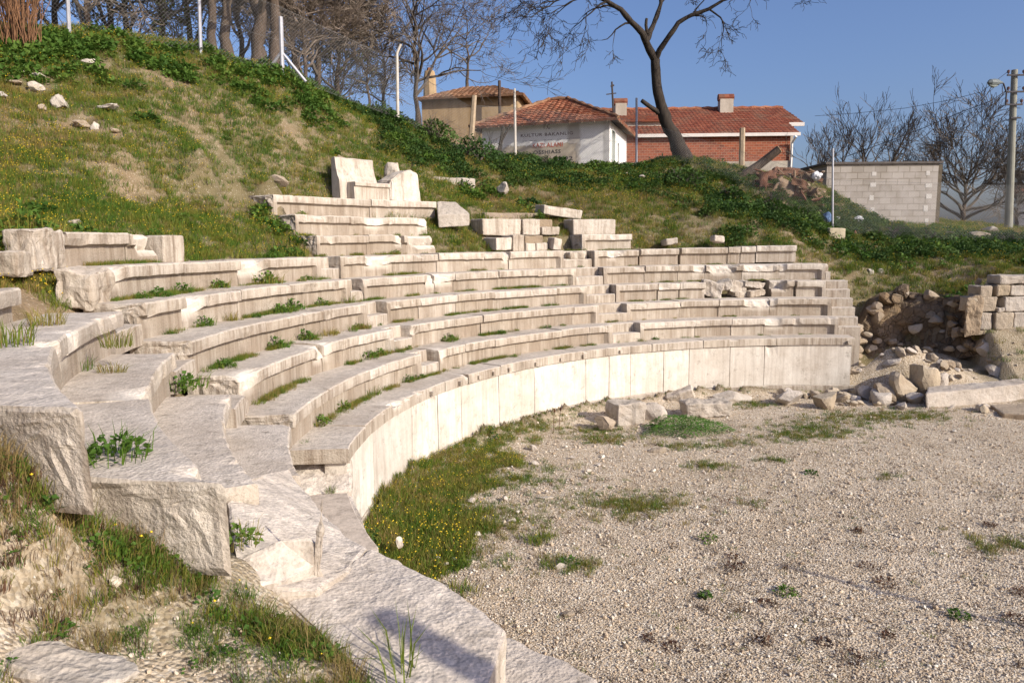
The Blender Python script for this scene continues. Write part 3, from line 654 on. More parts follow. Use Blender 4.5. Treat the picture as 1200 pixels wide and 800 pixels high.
rock('rock', thr(1.35, .85) + Vector((0, 0, .20)), (.26, .2, .45), 202, M['marble'], 'pointed rock standing behind the broken block right of the throne', sink=0, cuts=9, jit=.08)
rock('rock', hit(325, 219), (.32, .25, .17), 203, BS, 'rounded grey boulder in grass left of the top row')
b0 = gd(485, 229, 20.0); bu = (gd(563, 229, 21.2) - b0); bu.z = 0; L_ = bu.length; bu.normalize(); bv = Vector((-bu.y, bu.x, 0))
lw = empty('low_wall', b0, 'low two-course wall of grey blocks in grass behind the white broken block', 'wall')
zb_ = b0.z - .3
for j, (x0, x1, za, z1) in enumerate([(0, .35, .0, .30), (.36, L_ * .98, 0, .31), (0, .4, .315, .78), (.41, L_ * .93, .315, .80)]):
    o = outline_stone('wall_block', [b0 + bu * a_ + bv * c__ + Vector((0, 0, zb_ - b0.z + z1 + .02)) for a_, c__ in ((x0, 0), (x1, 0), (x1, .45), (x0, .45))], z1 - za, GS, None, None, None, 210 + j, .02)
    o.parent = lw; o.location = Vector(o.location) - b0
rock('rock', gd(590, 226, 21.3), (.3, .3, .24), 214, GS, 'broken grey stone at the right end of the low two-course wall')
# rocks on the left slope
for (x, y, s, sd_, mat, rot, txt) in [(127, 131, (.36, .2, .10), 221, MW, -.5, 'long pale slab lying on the grassy slope, largest of the upper left rocks'), (68, 128, (.2, .2, .22), 222, GS, .2, 'dark grey block standing in the grass left of the pale slab'), (40, 107, (.17, .15, .12), 223, M['marble'], .9, 'grey stone, lowest of the small outcrop near the left slope top'), (27, 90, (.14, .1, .1), 224, RS, .1, 'pale stone at the upper left of the small outcrop'), (44, 93, (.15, .1, .09), 225, RS, .6, 'pale stone at the upper right of the small outcrop'), (18, 99, (.2, .14, .05), 226, BS, .4, 'flat brown stone at the left of the small outcrop'),
                                      (95, 150, (.2, .14, .08), 227, BS, 1.2, 'flat brown stone below the long pale slab'), (111, 152, (.09, .08, .09), 228, MW, 0, 'small round white stone below the long pale slab'), (48, 130, (.12, .1, .08), 229, BS, 2, 'small brown stone left of the dark grey block'), (104, 78, (.18, .12, .12), 230, RS, .4, 'small pale rock high on the grassy slope under the fence'), (64, 117, (.12, .1, .04), 231, RS, .3, 'thin pale stone on top of the dark grey block'), (135, 155, (.16, .1, .06), 232, BS, .3, 'small dark stone right of the small round white stone'),
                                      (88, 265, (.12, .1, .07), 233, MW, 0, 'small white stone on the ground above the sixth row at left'), (2, 116, (.12, .1, .08), 234, GS, 0, 'small grey stone cut by the left picture edge on the slope')]:
    rock('rock', hit(x, y), s, sd_, mat, txt, rot=rot, sink=.12, jit=.09)

# ------------------------------------------------------------------ right bank: rubble core, ashlar wall, marble beam, heap
def rough_mass(name, pts_front, depth, mat, label, cat, sd_, nu=60, nv=30, amp=.22):
    """a cragged wall of mortared rubble: front sheet between a base line and a top line, closed behind"""
    base, top = pts_front; mb = MB(); vs = []; fs = []
    def lerp(L, t):
        t *= len(L) - 1; k = min(int(t), len(L) - 2); return L[k].lerp(L[k + 1], t - k)
    back = Vector((.12, 1, 0)).normalized() * depth
    for i_ in range(nu + 1):
        a = lerp(base, i_ / nu); b = lerp(top, i_ / nu)
        for j in range(nv + 1):
            t = j / nv; p = a.lerp(b, t); q = p + Vector((sd_, 0, 0))
            cell = mn.voronoi(q * 3.2)[0]; bul = (cell[1] - cell[0])
            d = mn.noise(q * .9) * amp * 1.6 + mn.noise(q * 2.3) * amp * .8 + min(bul, .5) * amp * .8 + mn.noise(q * 6) * .04 + math.sin(t * math.pi) * -.15
            vs.append(p + Vector((.05, -1, 0)) * d + mn.noise_vector(q * 4) * .03)
        vs.append(b + back + Vector((0, 0, mn.noise(b * 2) * .1))); vs.append(Vector((a.x + back.x, a.y + back.y, a.z)))
    m = nv + 3
    for i_ in range(nu):
        for j in range(m): fs.append((i_ * m + j, (i_ + 1) * m + j, (i_ + 1) * m + (j + 1) % m, i_ * m + (j + 1) % m))
    fs += [tuple(range(m)), tuple(nu * m + k for k in range(m))[::-1]]
    mb.add(vs, fs, 0, 1); return tag(mb.build(name, mat, origin=orig(mb.v)), label, cat)
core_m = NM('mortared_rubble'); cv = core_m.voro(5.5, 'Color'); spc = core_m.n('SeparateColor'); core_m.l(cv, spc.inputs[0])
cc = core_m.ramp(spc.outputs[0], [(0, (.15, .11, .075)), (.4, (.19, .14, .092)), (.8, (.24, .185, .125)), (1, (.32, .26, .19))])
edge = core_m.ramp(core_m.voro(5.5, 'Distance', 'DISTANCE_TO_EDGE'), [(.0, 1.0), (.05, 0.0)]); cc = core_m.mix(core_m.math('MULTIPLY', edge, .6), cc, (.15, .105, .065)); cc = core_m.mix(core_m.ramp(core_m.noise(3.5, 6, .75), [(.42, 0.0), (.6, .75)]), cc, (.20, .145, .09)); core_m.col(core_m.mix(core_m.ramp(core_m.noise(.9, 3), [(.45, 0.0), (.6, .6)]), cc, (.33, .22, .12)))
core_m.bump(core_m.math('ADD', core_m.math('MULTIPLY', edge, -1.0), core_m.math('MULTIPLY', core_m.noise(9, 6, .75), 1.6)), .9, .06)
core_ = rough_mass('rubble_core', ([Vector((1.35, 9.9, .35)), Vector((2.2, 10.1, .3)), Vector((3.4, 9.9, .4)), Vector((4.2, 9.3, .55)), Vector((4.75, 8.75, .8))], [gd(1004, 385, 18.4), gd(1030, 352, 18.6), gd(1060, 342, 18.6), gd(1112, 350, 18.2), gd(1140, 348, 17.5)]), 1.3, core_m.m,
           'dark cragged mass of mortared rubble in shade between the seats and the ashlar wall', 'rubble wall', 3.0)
for q in range(46):
    a_ = rng.random(); f_ = rng.random() ** .8; L0 = [Vector((1.5, 9.75, .4)), Vector((2.2, 9.95, .35)), Vector((3.4, 9.75, .45)), Vector((4.2, 9.15, .6)), Vector((4.7, 8.7, .85))]; L1 = [gd(1008, 380, 18.3), gd(1030, 352, 18.5), gd(1060, 343, 18.5), gd(1112, 350, 18.1), gd(1138, 348, 17.4)]
    k_ = min(3, int(a_ * 4)); ff_ = a_ * 4 - k_; p_ = L0[k_].lerp(L0[k_ + 1], ff_).lerp(L1[k_].lerp(L1[k_ + 1], ff_), f_); sz = rng.choice([.10, .13, .16, .2, .26])
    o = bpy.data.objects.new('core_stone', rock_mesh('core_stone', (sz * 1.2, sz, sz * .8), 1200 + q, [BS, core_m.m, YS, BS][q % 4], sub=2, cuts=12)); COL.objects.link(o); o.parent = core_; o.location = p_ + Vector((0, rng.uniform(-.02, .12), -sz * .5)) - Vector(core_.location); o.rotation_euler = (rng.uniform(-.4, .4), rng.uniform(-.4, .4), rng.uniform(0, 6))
p0 = gd(1150, 392, 17.0); p1 = gd(1290, 386, 17.0); wu = (p1 - p0); wu.z = 0; wl = wu.length; wu.normalize(); wv = Vector((-wu.y, wu.x, 0)); wz = 1.22
aw = empty('ashlar_wall', Vector((p0.x, p0.y, wz)), 'wall of squared ochre blocks at the right edge above the rubble slope', 'wall')
crs = [(0.0, .12, [(-.2, .25), (.26, .7), (.72, 1.1), (1.12, 1.6), (1.62, wl)]), (.125, .41, [(-.02, .26), (.28, .72), (.735, 1.2), (1.215, 1.7), (1.72, wl)]), (.54, .36, [(-.28, .33), (.5, 1.15), (1.165, 1.8), (1.815, wl)]), (.535, .12, [(.335, .49)]), (.905, .27, [(.3, .62), (.635, 1.5), (1.515, wl)]), (1.18, .21, [(.34, 1.7), (1.715, wl)]), (.88, .27, [(-.08, .2)])]
for ci, (z_, h_, L_) in enumerate(crs):
    for j, (a, b) in enumerate(L_):
        d0 = rng.uniform(-.04, .04)
        o = outline_stone('ashlar_block', [Vector((p0.x, p0.y, wz)) + wu * u_ + wv * (v_ + d0) + Vector((0, 0, z_ + h_)) for u_, v_ in ((a, 0), (b, 0), (b, .5), (a, .5))], h_ - .01, YS if rng.random() < .7 else GS, None, None, None, 300 + ci * 10 + j, .028, .09, .03)
        o.parent = aw; o.location = Vector(o.location) - Vector(aw.location)
outline_stone('wall_stub', [gd(1133, 348, 17.0), gd(1152, 344, 17.0), gd(1152, 344, 17.7), gd(1134, 348, 17.8)], .95, BS, 'brown upright wall end joining the ashlar wall to the dark rubble mass', 'stone block', None, 340, .06)
px_stone('marble_beam', [(1085, 461, .36), (1140, 456, .38), (1215, 448, .42), (1290, 441, .45), (1290, 432, .45), (1150, 448, .38), (1087, 453, .36)], .42, RS, 'long pale marble beam lying at the foot of the rubble slope at right', 'stone beam', sd_=341, jit=.02)
rock('boulder', on(2.0, 7.35, -.1), (.48, .38, .50), 351, YS, 'big angular tan boulder standing on the rubble heap at the end of the podium wall', sink=.02, cuts=10, jit=.05, rot=.4)
rock('boulder', on(2.5, 7.6, -.12), (.46, .38, .50), 352, YS, 'tall angular boulder behind the big tan one on the rubble heap', sink=.02, cuts=10, jit=.05, rot=1.4)
rock('boulder', on(1.62, 7.25, -.05), (.36, .30, .30), 353, BS, 'brown boulder on the left flank of the big tan one', sink=.05, cuts=9, jit=.05, rot=2.2)
rock('boulder', on(2.95, 7.6, -.05), (.28, .24, .26), 357, RS, 'pale boulder at the right flank of the rubble heap above the marble beam', sink=.05, cuts=9, jit=.05)
rock('boulder', hit(1153, 422), (.19, .16, .2), 354, RS, 'pale stone under the left foot of the ashlar wall', cuts=8)
rock('boulder', hit(1165, 440), (.42, .2, .14), 355, GS, 'flat grey stone leaning on the earth slope above the marble beam', tilt=(0, .5))
rock('boulder', gz(1150, 483, .02), (.2, .16, .13), 356, RS, 'round pale stone on the gravel in front of the marble beam')
px_stone('stone_slab', [(1160, 474, .12), (1230, 470, .12), (1240, 488, .1), (1175, 484, .1)], .16, BS, 'flat brown stone on the gravel in front of the marble beam at the right edge', 'stone slab', sd_=358)
for j, (x, y, D, s) in enumerate([(1020, 322, 20, .26), (1012, 318, 20.2, .2), (1030, 318, 20, .16), (1076, 340, 19.3, .2), (1085, 346, 19.2, .13), (1100, 350, 19.1, .15), (1062, 352, 19.1, .14), (1040, 352, 19.4, .12), (1046, 348, 19.4, .13), (1146, 330, 17.6, .12)]):
    tx = ['tall grey rock leaning on the bank right of the stepped stairway', 'dark rock left of the tall leaning grey rock on the bank', 'small pale rock right of the tall leaning grey rock', 'pale upright stone on the top edge of the dark rubble mass', 'small stone right of the pale upright stone on the rubble edge', 'pale stone near the right end of the rubble top edge', 'small stone left of the pale upright stone on the rubble edge', 'small brown stone at the left end of the rubble top edge', 'second small stone from the left end of the rubble top edge', 'small pale stone on the brown wall end'][j]
    p = gd(x, y + 6, D); rock('rock', p, (s * .8, s * .7, s), 360 + j, [GS, BS, RS, RS][j % 4], tx, sink=.1, rot=j)
prot = [rock_mesh('rubble_stone', (1, .85, .7), 400 + q, [RS, YS, BS, YS][q % 4], sub=2, cuts=14, jit=.02) for q in range(8)]
def rubble(px, py, z, s, label, group):
    p = gz(px, py, z); h = float(hz(p.x, p.y)); p.z = max(z, h) - s * .2
    o = bpy.data.objects.new('rubble_stone', prot[rng.randrange(8)]); COL.objects.link(o); o.location = p; o.scale = (s * rng.uniform(.8, 1.3), s * rng.uniform(.7, 1.2), s * rng.uniform(.7, 1.2)); o.rotation_euler = (rng.uniform(-.4, .4), rng.uniform(-.4, .4), rng.uniform(0, 6)); tag(o, label, 'rubble stone', group)
hn_ = 0
for _ in range(300):
    a_ = rng.uniform(0, 6.28); q_ = abs(rng.gauss(0, .75)); x = 2.0 + q_ * math.cos(a_) * 1.1 + rng.gauss(0, .2); y = 7.5 + q_ * math.sin(a_) * .7
    if rng.random() < .38: x, y = rng.uniform(1.3, 4.0), rng.uniform(7.4, 9.6)
    if rng.random() < .12: x, y = rng.uniform(-.6, 1.3), rng.uniform(7.3, 8.0)
    if math.hypot(x, y) > R0 - .1 and x < 1.35 or hn_ >= 245: continue
    hn_ += 1
    s = rng.choice([.07, .08, .09, .1, .11, .12, .13, .15, .17, .2, .23])
    o = bpy.data.objects.new('rubble_stone', prot[rng.randrange(8)]); COL.objects.link(o); o.location = on(x, y, -s * .12); o.scale = (s * rng.uniform(.8, 1.4), s * rng.uniform(.7, 1.2), s * rng.uniform(.6, 1.1)); o.rotation_euler = (rng.uniform(-.5, .5), rng.uniform(-.5, .5), rng.uniform(0, 6))
    tag(o, 'pale broken stone in the rubble heap at the right end of the podium wall', 'rubble stone', 'rubble of the heap by the podium end')
for q in range(16):
    x, y = 2.1 + rng.gauss(0, .55), 7.55 + rng.gauss(0, .35); sz = rng.uniform(.16, .30)
    if x < 1.35: x = 1.4
    rock('boulder', on(x, y, -.03), (sz * 1.25, sz, sz * .8), 1700 + q, [YS, RS, BS, RS][q % 4], 'large angular tan block lying among the smaller stones of the rubble heap', 'boulder', 'large blocks of the rubble heap', rot=q * 1.1, cuts=13, jit=.025, sink=.05, tilt=(rng.uniform(-.3, .3), rng.uniform(-.3, .3)))
for _ in range(45):
    x = rng.uniform(1080, 1200); y = rng.uniform(400, 452); p = hit(x, y)
    o = bpy.data.objects.new('rubble_stone', prot[rng.randrange(8)]); COL.objects.link(o); s = rng.choice([.03, .04, .05, .07, .1]); o.location = p - Vector((0, 0, s * .3)); o.scale = (s, s, s); o.rotation_euler = (0, 0, rng.uniform(0, 6)); tag(o, 'small stone on the earth slope under the ashlar wall', 'rubble stone', 'small stones of the slope under the ashlar wall')
# stones at the foot of the podium
rock('boulder', gz(708, 503, 0), (.30, .22, .17), 501, BS, 'brown squarish stone on the gravel, leftmost by the green mat', sink=.05, cuts=9)
box_stone('stone_block', gz(733, 495, 0), (.62, .5, .42), .35, 502, M['grey_stone'], 'large grey block with a shaded left face behind the green mat', 'stone block', jit=.05)
rock('boulder', gz(764, 490, 0), (.34, .26, .24), 503, RS, 'pale boulder touching the large grey block behind the green mat', cuts=8)
box_stone('stone_shard', gz(800, 471, 0), (.6, .3, .28), -.2, 504, MW, 'white split stone leaning against the foot of the podium wall', 'broken stone', jit=.05, tilt=(.2, -.35))
box_stone('stone_block', gz(826, 487, 0), (.95, .42, .3), .12, 505, GS, 'long grey block lying behind the right end of the green mat', 'stone block', jit=.05)
rock('boulder', gz(857, 470, 0), (.45, .22, .22), 506, RS, 'low pale boulder against the podium wall right of the long grey block', cuts=8)
rock('boulder', gz(922, 474, 0), (.36, .28, .26), 507, RS, 'pale cracked boulder left of the rubble heap at the wall foot', cuts=9)
rock('boulder', gz(965, 478, 0), (.34, .24, .26), 508, YS, 'tan wedge shaped boulder in front of the wall near the rubble heap', cuts=9)
rock('boulder', gz(771, 530, 0), (.18, .13, .09), 509, YS, 'small tan stone on the gravel in front of the green mat')
rock('pebble', gz(824, 521, 0), (.08, .06, .05), 510, MW, 'small white stone on the gravel right of the small tan stone', 'stone')
rock('pebble', gz(625, 527, 0), (.10, .08, .08), 511, MW, 'white stone at the edge of the yellow flowered grass', 'stone')
rock('pebble', gz(628, 544, 0), (.09, .07, .06), 512, RS, 'pale stone just below the white one at the grass edge', 'stone')
rock('pebble', gz(641, 584, 0), (.14, .07, .03), 513, RS, 'flat pale stone lying on the gravel by the grass', 'stone')
rock('pebble', gz(656, 665, 0), (.09, .07, .06), 514, GS, 'grey stone beside the weed tuft nearest the long slab', 'stone')
rock('pebble', gz(468, 640, .2), (.05, .04, .07), 515, MW, 'small white stone by the dark weed at the end of the flowered grass', 'stone')
rock('pebble', gz(664, 720, 0), (.08, .05, .03), 516, BS, 'reddish brown stone lying on the near gravel', 'stone')
pk = [(592, 585), (560, 627), (600, 610), (606, 600), (512, 655), (522, 662), (508, 648), (532, 655), (690, 552), (702, 545), (524, 690), (553, 588), (641, 577), (670, 537)]
for (x, y) in pk:
    s = rng.uniform(.03, .06); rock('pebble', gz(x, y, .02), (s * 1.3, s, s * .7), rng.randrange(900), MW, 'small pale stone scattered at the edge of the flowered grass', 'stone', 'small pale stones at the grass edge', sub=2, rot=rng.random() * 6)
rock('boulder', hit(60, 800), (.30, .16, .10), 520, GS, 'grey rock in the bottom left corner on the sandy soil', sink=.25, sub=4, jit=.09)

# ------------------------------------------------------------------ plant material and tufts
def leafmat(name, stops, tip=None):
    m = NM(name); r = m.rnd(); n = m.noise(.45, 3, .5, vec=m.oloc()); f = m.math('ADD', m.math('MULTIPLY', r, .45), m.math('MULTIPLY', n, .62))
    m.col(m.ramp(f, stops)); m.b.inputs['Roughness'].default_value = .65
    tr_ = m.n('BsdfTranslucent'); mx = m.n('MixShader'); mx.inputs[0].default_value = .25
    cn = m.b.inputs['Base Color'].links[0].from_socket; m.l(cn, tr_.inputs[0]); out = m.t.nodes['Material Output']
    m.l(m.b.outputs[0], mx.inputs[1]); m.l(tr_.outputs[0], mx.inputs[2]); m.l(mx.outputs[0], out.inputs[0]); return m.m
GRASS = leafmat('grass_blade', [(.18, (.042, .10, .012)), (.45, (.088, .155, .017)), (.64, (.18, .18, .028)), (.86, (.28, .19, .06))])
DRYG = leafmat('dry_grass', [(.25, (.15, .14, .035)), (.5, (.26, .19, .075)), (.8, (.33, .22, .10))])
LEAF = leafmat('broad_leaf', [(.2, (.04, .09, .014)), (.5, (.07, .14, .02)), (.8, (.12, .19, .03))])
LEAFD = leafmat('dark_leaf', [(.2, (.022, .05, .012)), (.5, (.040, .085, .017)), (.8, (.08, .13, .027))])
YEL = plain('yellow_petals', (.72, .50, .03), .6, .15); RED = leafmat('red_stems', [(.2, (.06, .028, .02)), (.8, (.13, .065, .035))])
LIB = bpy.data.collections.new('plant_library')               # source clumps for scattered stuff, not linked to the scene
def tuft_mesh(nm, n, h, spread, w, mat, seed, lean=.5, mats=None, flowers=0):
    r_ = random.Random(seed); vs = []; fs = []; mi = []
    for _ in range(n):
        a = r_.uniform(0, 6.28); d = spread * math.sqrt(r_.random()); p = Vector((d * math.cos(a), d * math.sin(a), -.01)); b = r_.uniform(0, 6.28)
        hh = h * r_.uniform(.45, 1.1); ln = Vector((math.cos(a + r_.uniform(-1, 1)), math.sin(a + r_.uniform(-1, 1)), 0)) * hh * lean * r_.uniform(.2, 1)
        sd_ = Vector((math.cos(b), math.sin(b), 0)) * w * .5
        m1 = p + ln * .3 + Vector((0, 0, hh * .55)); t = p + ln + Vector((0, 0, hh * (1 - .25 * lean))); k = len(vs)
        vs += [p - sd_, p + sd_, m1 + sd_ * .8, m1 - sd_ * .8, t]; fs += [(k, k + 1, k + 2, k + 3), (k + 3, k + 2, k + 4)]; mi += [0, 0]
    for _ in range(flowers):
        a = r_.uniform(0, 6.28); d = spread * r_.random() ** .5; c = Vector((d * math.cos(a), d * math.sin(a), h * r_.uniform(.7, 1.15))); k = len(vs); q = .0065 * r_.uniform(.8, 1.4)
        vs += [c + Vector((q, 0, 0)), c + Vector((0, q, .002)), c + Vector((-q, 0, 0)), c + Vector((0, -q, .002)), c + Vector((0, 0, q * .9)), c - Vector((0, 0, q * .6))]
        fs += [(k, k + 1, k + 4), (k + 1, k + 2, k + 4), (k + 2, k + 3, k + 4), (k + 3, k, k + 4), (k + 1, k, k + 5), (k + 2, k + 1, k + 5), (k + 3, k + 2, k + 5), (k, k + 3, k + 5)]; mi += [1] * 8
    me = bpy.data.meshes.new(nm); me.from_pydata(vs, [], fs); me.materials.append(mat); me.materials.append(YEL); me.polygons.foreach_set('material_index', mi); return me
def leaf_mesh(nm, n, R, H, ls, mat, seed, flat=.5, stems=6):
    r_ = random.Random(seed); vs = []; fs = []
    for _ in range(n):
        a = r_.uniform(0, 6.28); u = r_.random() ** .5; zz = r_.random(); p = Vector((R * u * math.cos(a) * (1 - .35 * zz), R * u * math.sin(a) * (1 - .35 * zz), H * zz * (1.05 - .55 * u * u)))
        d = Vector((math.cos(a) * u + r_.gauss(0, .5), math.sin(a) * u + r_.gauss(0, .5), r_.uniform(-.3, .8))).normalized(); nrm = (Vector((0, 0, 1)) * flat + Vector((r_.gauss(0, .5), r_.gauss(0, .5), r_.gauss(0, .3)))).normalized()
        sdv = d.cross(nrm); 
        if sdv.length < .05: continue
        sdv.normalize(); s = ls * r_.uniform(.55, 1.25); k = len(vs); nn = sdv.cross(d)
        vs += [p, p + d * s * .4 + sdv * s * .38 + nn * s * .06, p + d * s + nn * -s * .1, p + d * s * .4 - sdv * s * .38 + nn * s * .06, p + d * s * .55 - nn * s * .05]
        fs += [(k, k + 1, k + 4), (k + 1, k + 2, k + 4), (k + 2, k + 3, k + 4), (k + 3, k, k + 4)]
    me = bpy.data.meshes.new(nm); me.from_pydata(vs, [], fs); me.materials.append(mat); return me
def lib(meshes, nm):
    c = bpy.data.collections.new(nm)
    for i_, m in enumerate(meshes): o = bpy.data.objects.new(f'{nm}_{i_:02d}', m); c.objects.link(o)
    return c
L_grass = lib([tuft_mesh('grass_tuft', 26, .13, .09, .006, GRASS, 10 + q, .7, flowers=0) for q in range(4)] + [tuft_mesh('grass_tuft', 26, .13, .09, .006, GRASS, 20 + q, .7, flowers=2) for q in range(1)] + [tuft_mesh('dry_tuft', 22, .15, .08, .004, DRYG, 30 + q, .8) for q in range(2)], 'grass_clumps')
L_fine = lib([tuft_mesh('grass_tuft', 30, .11, .07, .004, GRASS, 40 + q, .8, flowers=q % 2) for q in range(4)] + [tuft_mesh('dry_tuft', 20, .20, .06, .0025, DRYG, 50 + q, .7) for q in range(2)] + [tuft_mesh('red_weed', 26, .10, .07, .004, RED, 54, .9)] + [leaf_mesh('small_leaf', 26, .07, .07, .03, LEAF, 55 + q, .6) for q in range(2)], 'fine_clumps')
DEAD = leafmat('dead_stem', [(.2, (.05, .03, .02)), (.6, (.11, .065, .035)), (.9, (.20, .14, .07))]); L_dead = lib([tuft_mesh('dead_sprig', 24, .05, .07, .006, DEAD, 90 + q, 2.0) for q in range(3)] + [tuft_mesh('short_grass', 16, .05, .05, .005, GRASS, 94, 1.2)], 'dead_sprigs')
L_leaf = lib([leaf_mesh('leaf_clump', 70, .20, .20, .09, LEAF, 60 + q, .7) for q in range(3)] + [leaf_mesh('leaf_clump', 80, .22, .26, .07, LEAFD, 66 + q, .6) for q in range(2)], 'leaf_clumps')
PEBM = [plain('pebble_pale', (.59, .50, .385), .9, .2, 30), plain('pebble_tan', (.48, .375, .26), .9, .25, 30), plain('pebble_white', (.64, .59, .50), .9, .15, 30), plain('pebble_dark', (.29, .225, .165), .9, .25, 30)]
L_peb = lib([rock_mesh('pebble_shape', (1, .8, .6), 700 + q, PEBM[[0, 0, 1, 1, 2, 3][q]], sub=1, cuts=4) for q in range(6)], 'pebbles_source')
def scatter(name, P, scl, idx, coll, yaw=None, tilt=.15, label=None, cat=None):
    n = len(P); me = bpy.data.meshes.new(name); me.vertices.add(n); me.vertices.foreach_set('co', np.asarray(P, float).ravel())
    a = me.attributes.new('scl', 'FLOAT', 'POINT'); a.data.foreach_set('value', np.asarray(scl, float))
    a = me.attributes.new('idx', 'INT', 'POINT'); a.data.foreach_set('value', np.asarray(idx, np.int32))
    rot = np.stack([nrng.normal(0, tilt, n), nrng.normal(0, tilt, n), nrng.uniform(0, 6.28, n)], -1)
    a = me.attributes.new('rot', 'FLOAT_VECTOR', 'POINT'); a.data.foreach_set('vector', rot.ravel())
    o = bpy.data.objects.new(name, me); COL.objects.link(o); tag(o, label, cat, None, 'stuff')
    ng = bpy.data.node_groups.new(name, 'GeometryNodeTree'); ng.interface.new_socket('Geometry', in_out='INPUT', socket_type='NodeSocketGeometry'); ng.interface.new_socket('Geometry', in_out='OUTPUT', socket_type='NodeSocketGeometry')
    N = ng.nodes; gi = N.new('NodeGroupInput'); go = N.new('NodeGroupOutput'); ci = N.new('GeometryNodeCollectionInfo'); ci.inputs['Collection'].default_value = coll; ci.inputs['Separate Children'].default_value = True; ci.inputs['Reset Children'].default_value = True
    ip = N.new('GeometryNodeInstanceOnPoints'); ip.inputs['Pick Instance'].default_value = True
    def na(nm, t):
        x = N.new('GeometryNodeInputNamedAttribute'); x.data_type = t; x.inputs['Name'].default_value = nm; return x.outputs['Attribute']
    ng.links.new(gi.outputs[0], ip.inputs['Points']); ng.links.new(ci.outputs[0], ip.inputs['Instance']); ng.links.new(na('idx', 'INT'), ip.inputs['Instance Index'])
    er = N.new('FunctionNodeEulerToRotation'); ng.links.new(na('rot', 'FLOAT_VECTOR'), er.inputs[0]); ng.links.new(er.outputs[0], ip.inputs['Rotation']); ng.links.new(na('scl', 'FLOAT'), ip.inputs['Scale']); ng.links.new(ip.outputs[0], go.inputs[0])
    md = o.modifiers.new('scatter', 'NODES'); md.node_group = ng; return o
def fan(n, rmin, rmax, a0=-46, a1=46, pw=1.0):
    a = np.radians(nrng.uniform(a0, a1, n)); r = rmin * (rmax / rmin) ** (nrng.random(n) ** pw); return CAM.x + r * np.sin(a), CAM.y + r * np.cos(a), r
# bare patches on the slope
bare = [hit(x, y) for x, y in ((240, 165), (262, 190), (275, 225), (185, 88), (205, 98), (340, 150), (355, 148), (110, 80), (40, 100), (110, 155), (265, 240), (820, 262), (880, 270), (90, 145))]; bare_r = [.55, .6, .6, .5, .45, .5, .4, .4, .5, .5, .45, .8, .5, .4]
def barem(x, y):
    m = np.ones(x.shape)
    for p, r in zip(bare, bare_r): m = np.minimum(m, np.clip((np.hypot(x - p.x, y - p.y) / r - .55 + (fbm(x * 3, y * 3, 31) - .5) * 1.6) * 2, .12, 1))
    return m
def hill(x, y): return (gravel_mask(x, y) < .3) & ~seatmask(x, y, .02) & (np.hypot(x, y) > R0 + .2)
def fgbank(x, y):  # earth bank at the camera's feet
    t, r = theta_r(x, y); return (t < -118) & (np.hypot(x - CAM.x, y - CAM.y) < 5.5)
x, y, r = fan(190000, 7.5, 46, -48, 48, .8); t, rr = theta_r(x, y)
ok = hill(x, y) & ~fgbank(x, y) & ~(cavm(x, y, .7)) & ~((y < 9.0) & (x > 1.5) & (nrng.random(len(x)) < .85)); dn = barem(x, y) * np.clip((fbm(x * .7, y * .7, 33) - .12) * 5, .35, 1)
dn = np.where((x > 1) & (y > 9), dn * .75, dn); ok &= nrng.random(len(x)) < dn
x, y, r = x[ok], y[ok], r[ok]; dry = fbm(x * .35, y * .35, 35)
idx = np.where(nrng.random(len(x)) < np.clip((dry - .45) * 1.8, .03, .4), nrng.integers(5, 7, len(x)), nrng.integers(0, 5, len(x)))
scatter('hill_grass', np.stack([x, y, hz(x, y)], -1), nrng.uniform(.55, 1.25, len(x)) * np.clip(.75 + r / 45, .8, 1.3), idx, L_grass)
# yellow flowers in the grass
FLW = lib([tuft_mesh('flower_sprig', 8, .16, .09, .003, GRASS, 80 + q, .5, flowers=5) for q in range(2)], 'flower_sprigs')
x, y, r = fan(30000, 8, 24, -46, 10); ok = hill(x, y) & ~fgbank(x, y) & (barem(x, y) > .5) & (nrng.random(len(x)) < np.clip((fbm(x * .5, y * .5, 41) - .48) * 2.6, 0, .28)); x, y = x[ok], y[ok]
scatter('yellow_flowers', np.stack([x, y, hz(x, y)], -1), nrng.uniform(.7, 1.2, len(x)), nrng.integers(0, 2, len(x)), FLW)
# broad leaved ground cover: along the ridge, on the bank, in patches
ridge = [hit(a, b + 5) for a, b in ((30, 62), (80, 50), (130, 58), (180, 66), (230, 78), (280, 88), (330, 100), (380, 118), (430, 140), (470, 152))]
def seg_d(x, y, L_):
    d = np.full(x.shape, 99.)
    for a, b in zip(L_[:-1], L_[1:]):
        ax, ay, bx, by = a.x, a.y, b.x, b.y; tt = np.clip(((x - ax) * (bx - ax) + (y - ay) * (by - ay)) / ((bx - ax) ** 2 + (by - ay) ** 2 + 1e-9), 0, 1); d = np.minimum(d, np.hypot(x - ax - tt * (bx - ax), y - ay - tt * (by - ay)))
    return d
bank = [gd(a, b, D) for a, b, D in ((470, 160, 23), (520, 180, 24), (570, 205, 24.5), (640, 212, 25), (700, 212, 26), (760, 210, 26), (800, 222, 25.5), (850, 232, 24))]
bank2 = [gd(a, b, D) for a, b, D in ((850, 255, 22.6), (900, 262, 22.4), (940, 268, 22.3))]; bank3 = [gd(a, b, D) for a, b, D in ((1000, 280, 23), (1060, 284, 23), (1120, 290, 22.6), (1190, 290, 22.5), (1260, 290, 22))]
x, y, r = fan(110000, 8, 34, -47, 47, .7); ok = hill(x, y) & ~fgbank(x, y) & ~cavm(x, y, .7) & ~((y < 8.9) & (x > 1.5)); x, y, r = x[ok], y[ok], r[ok]
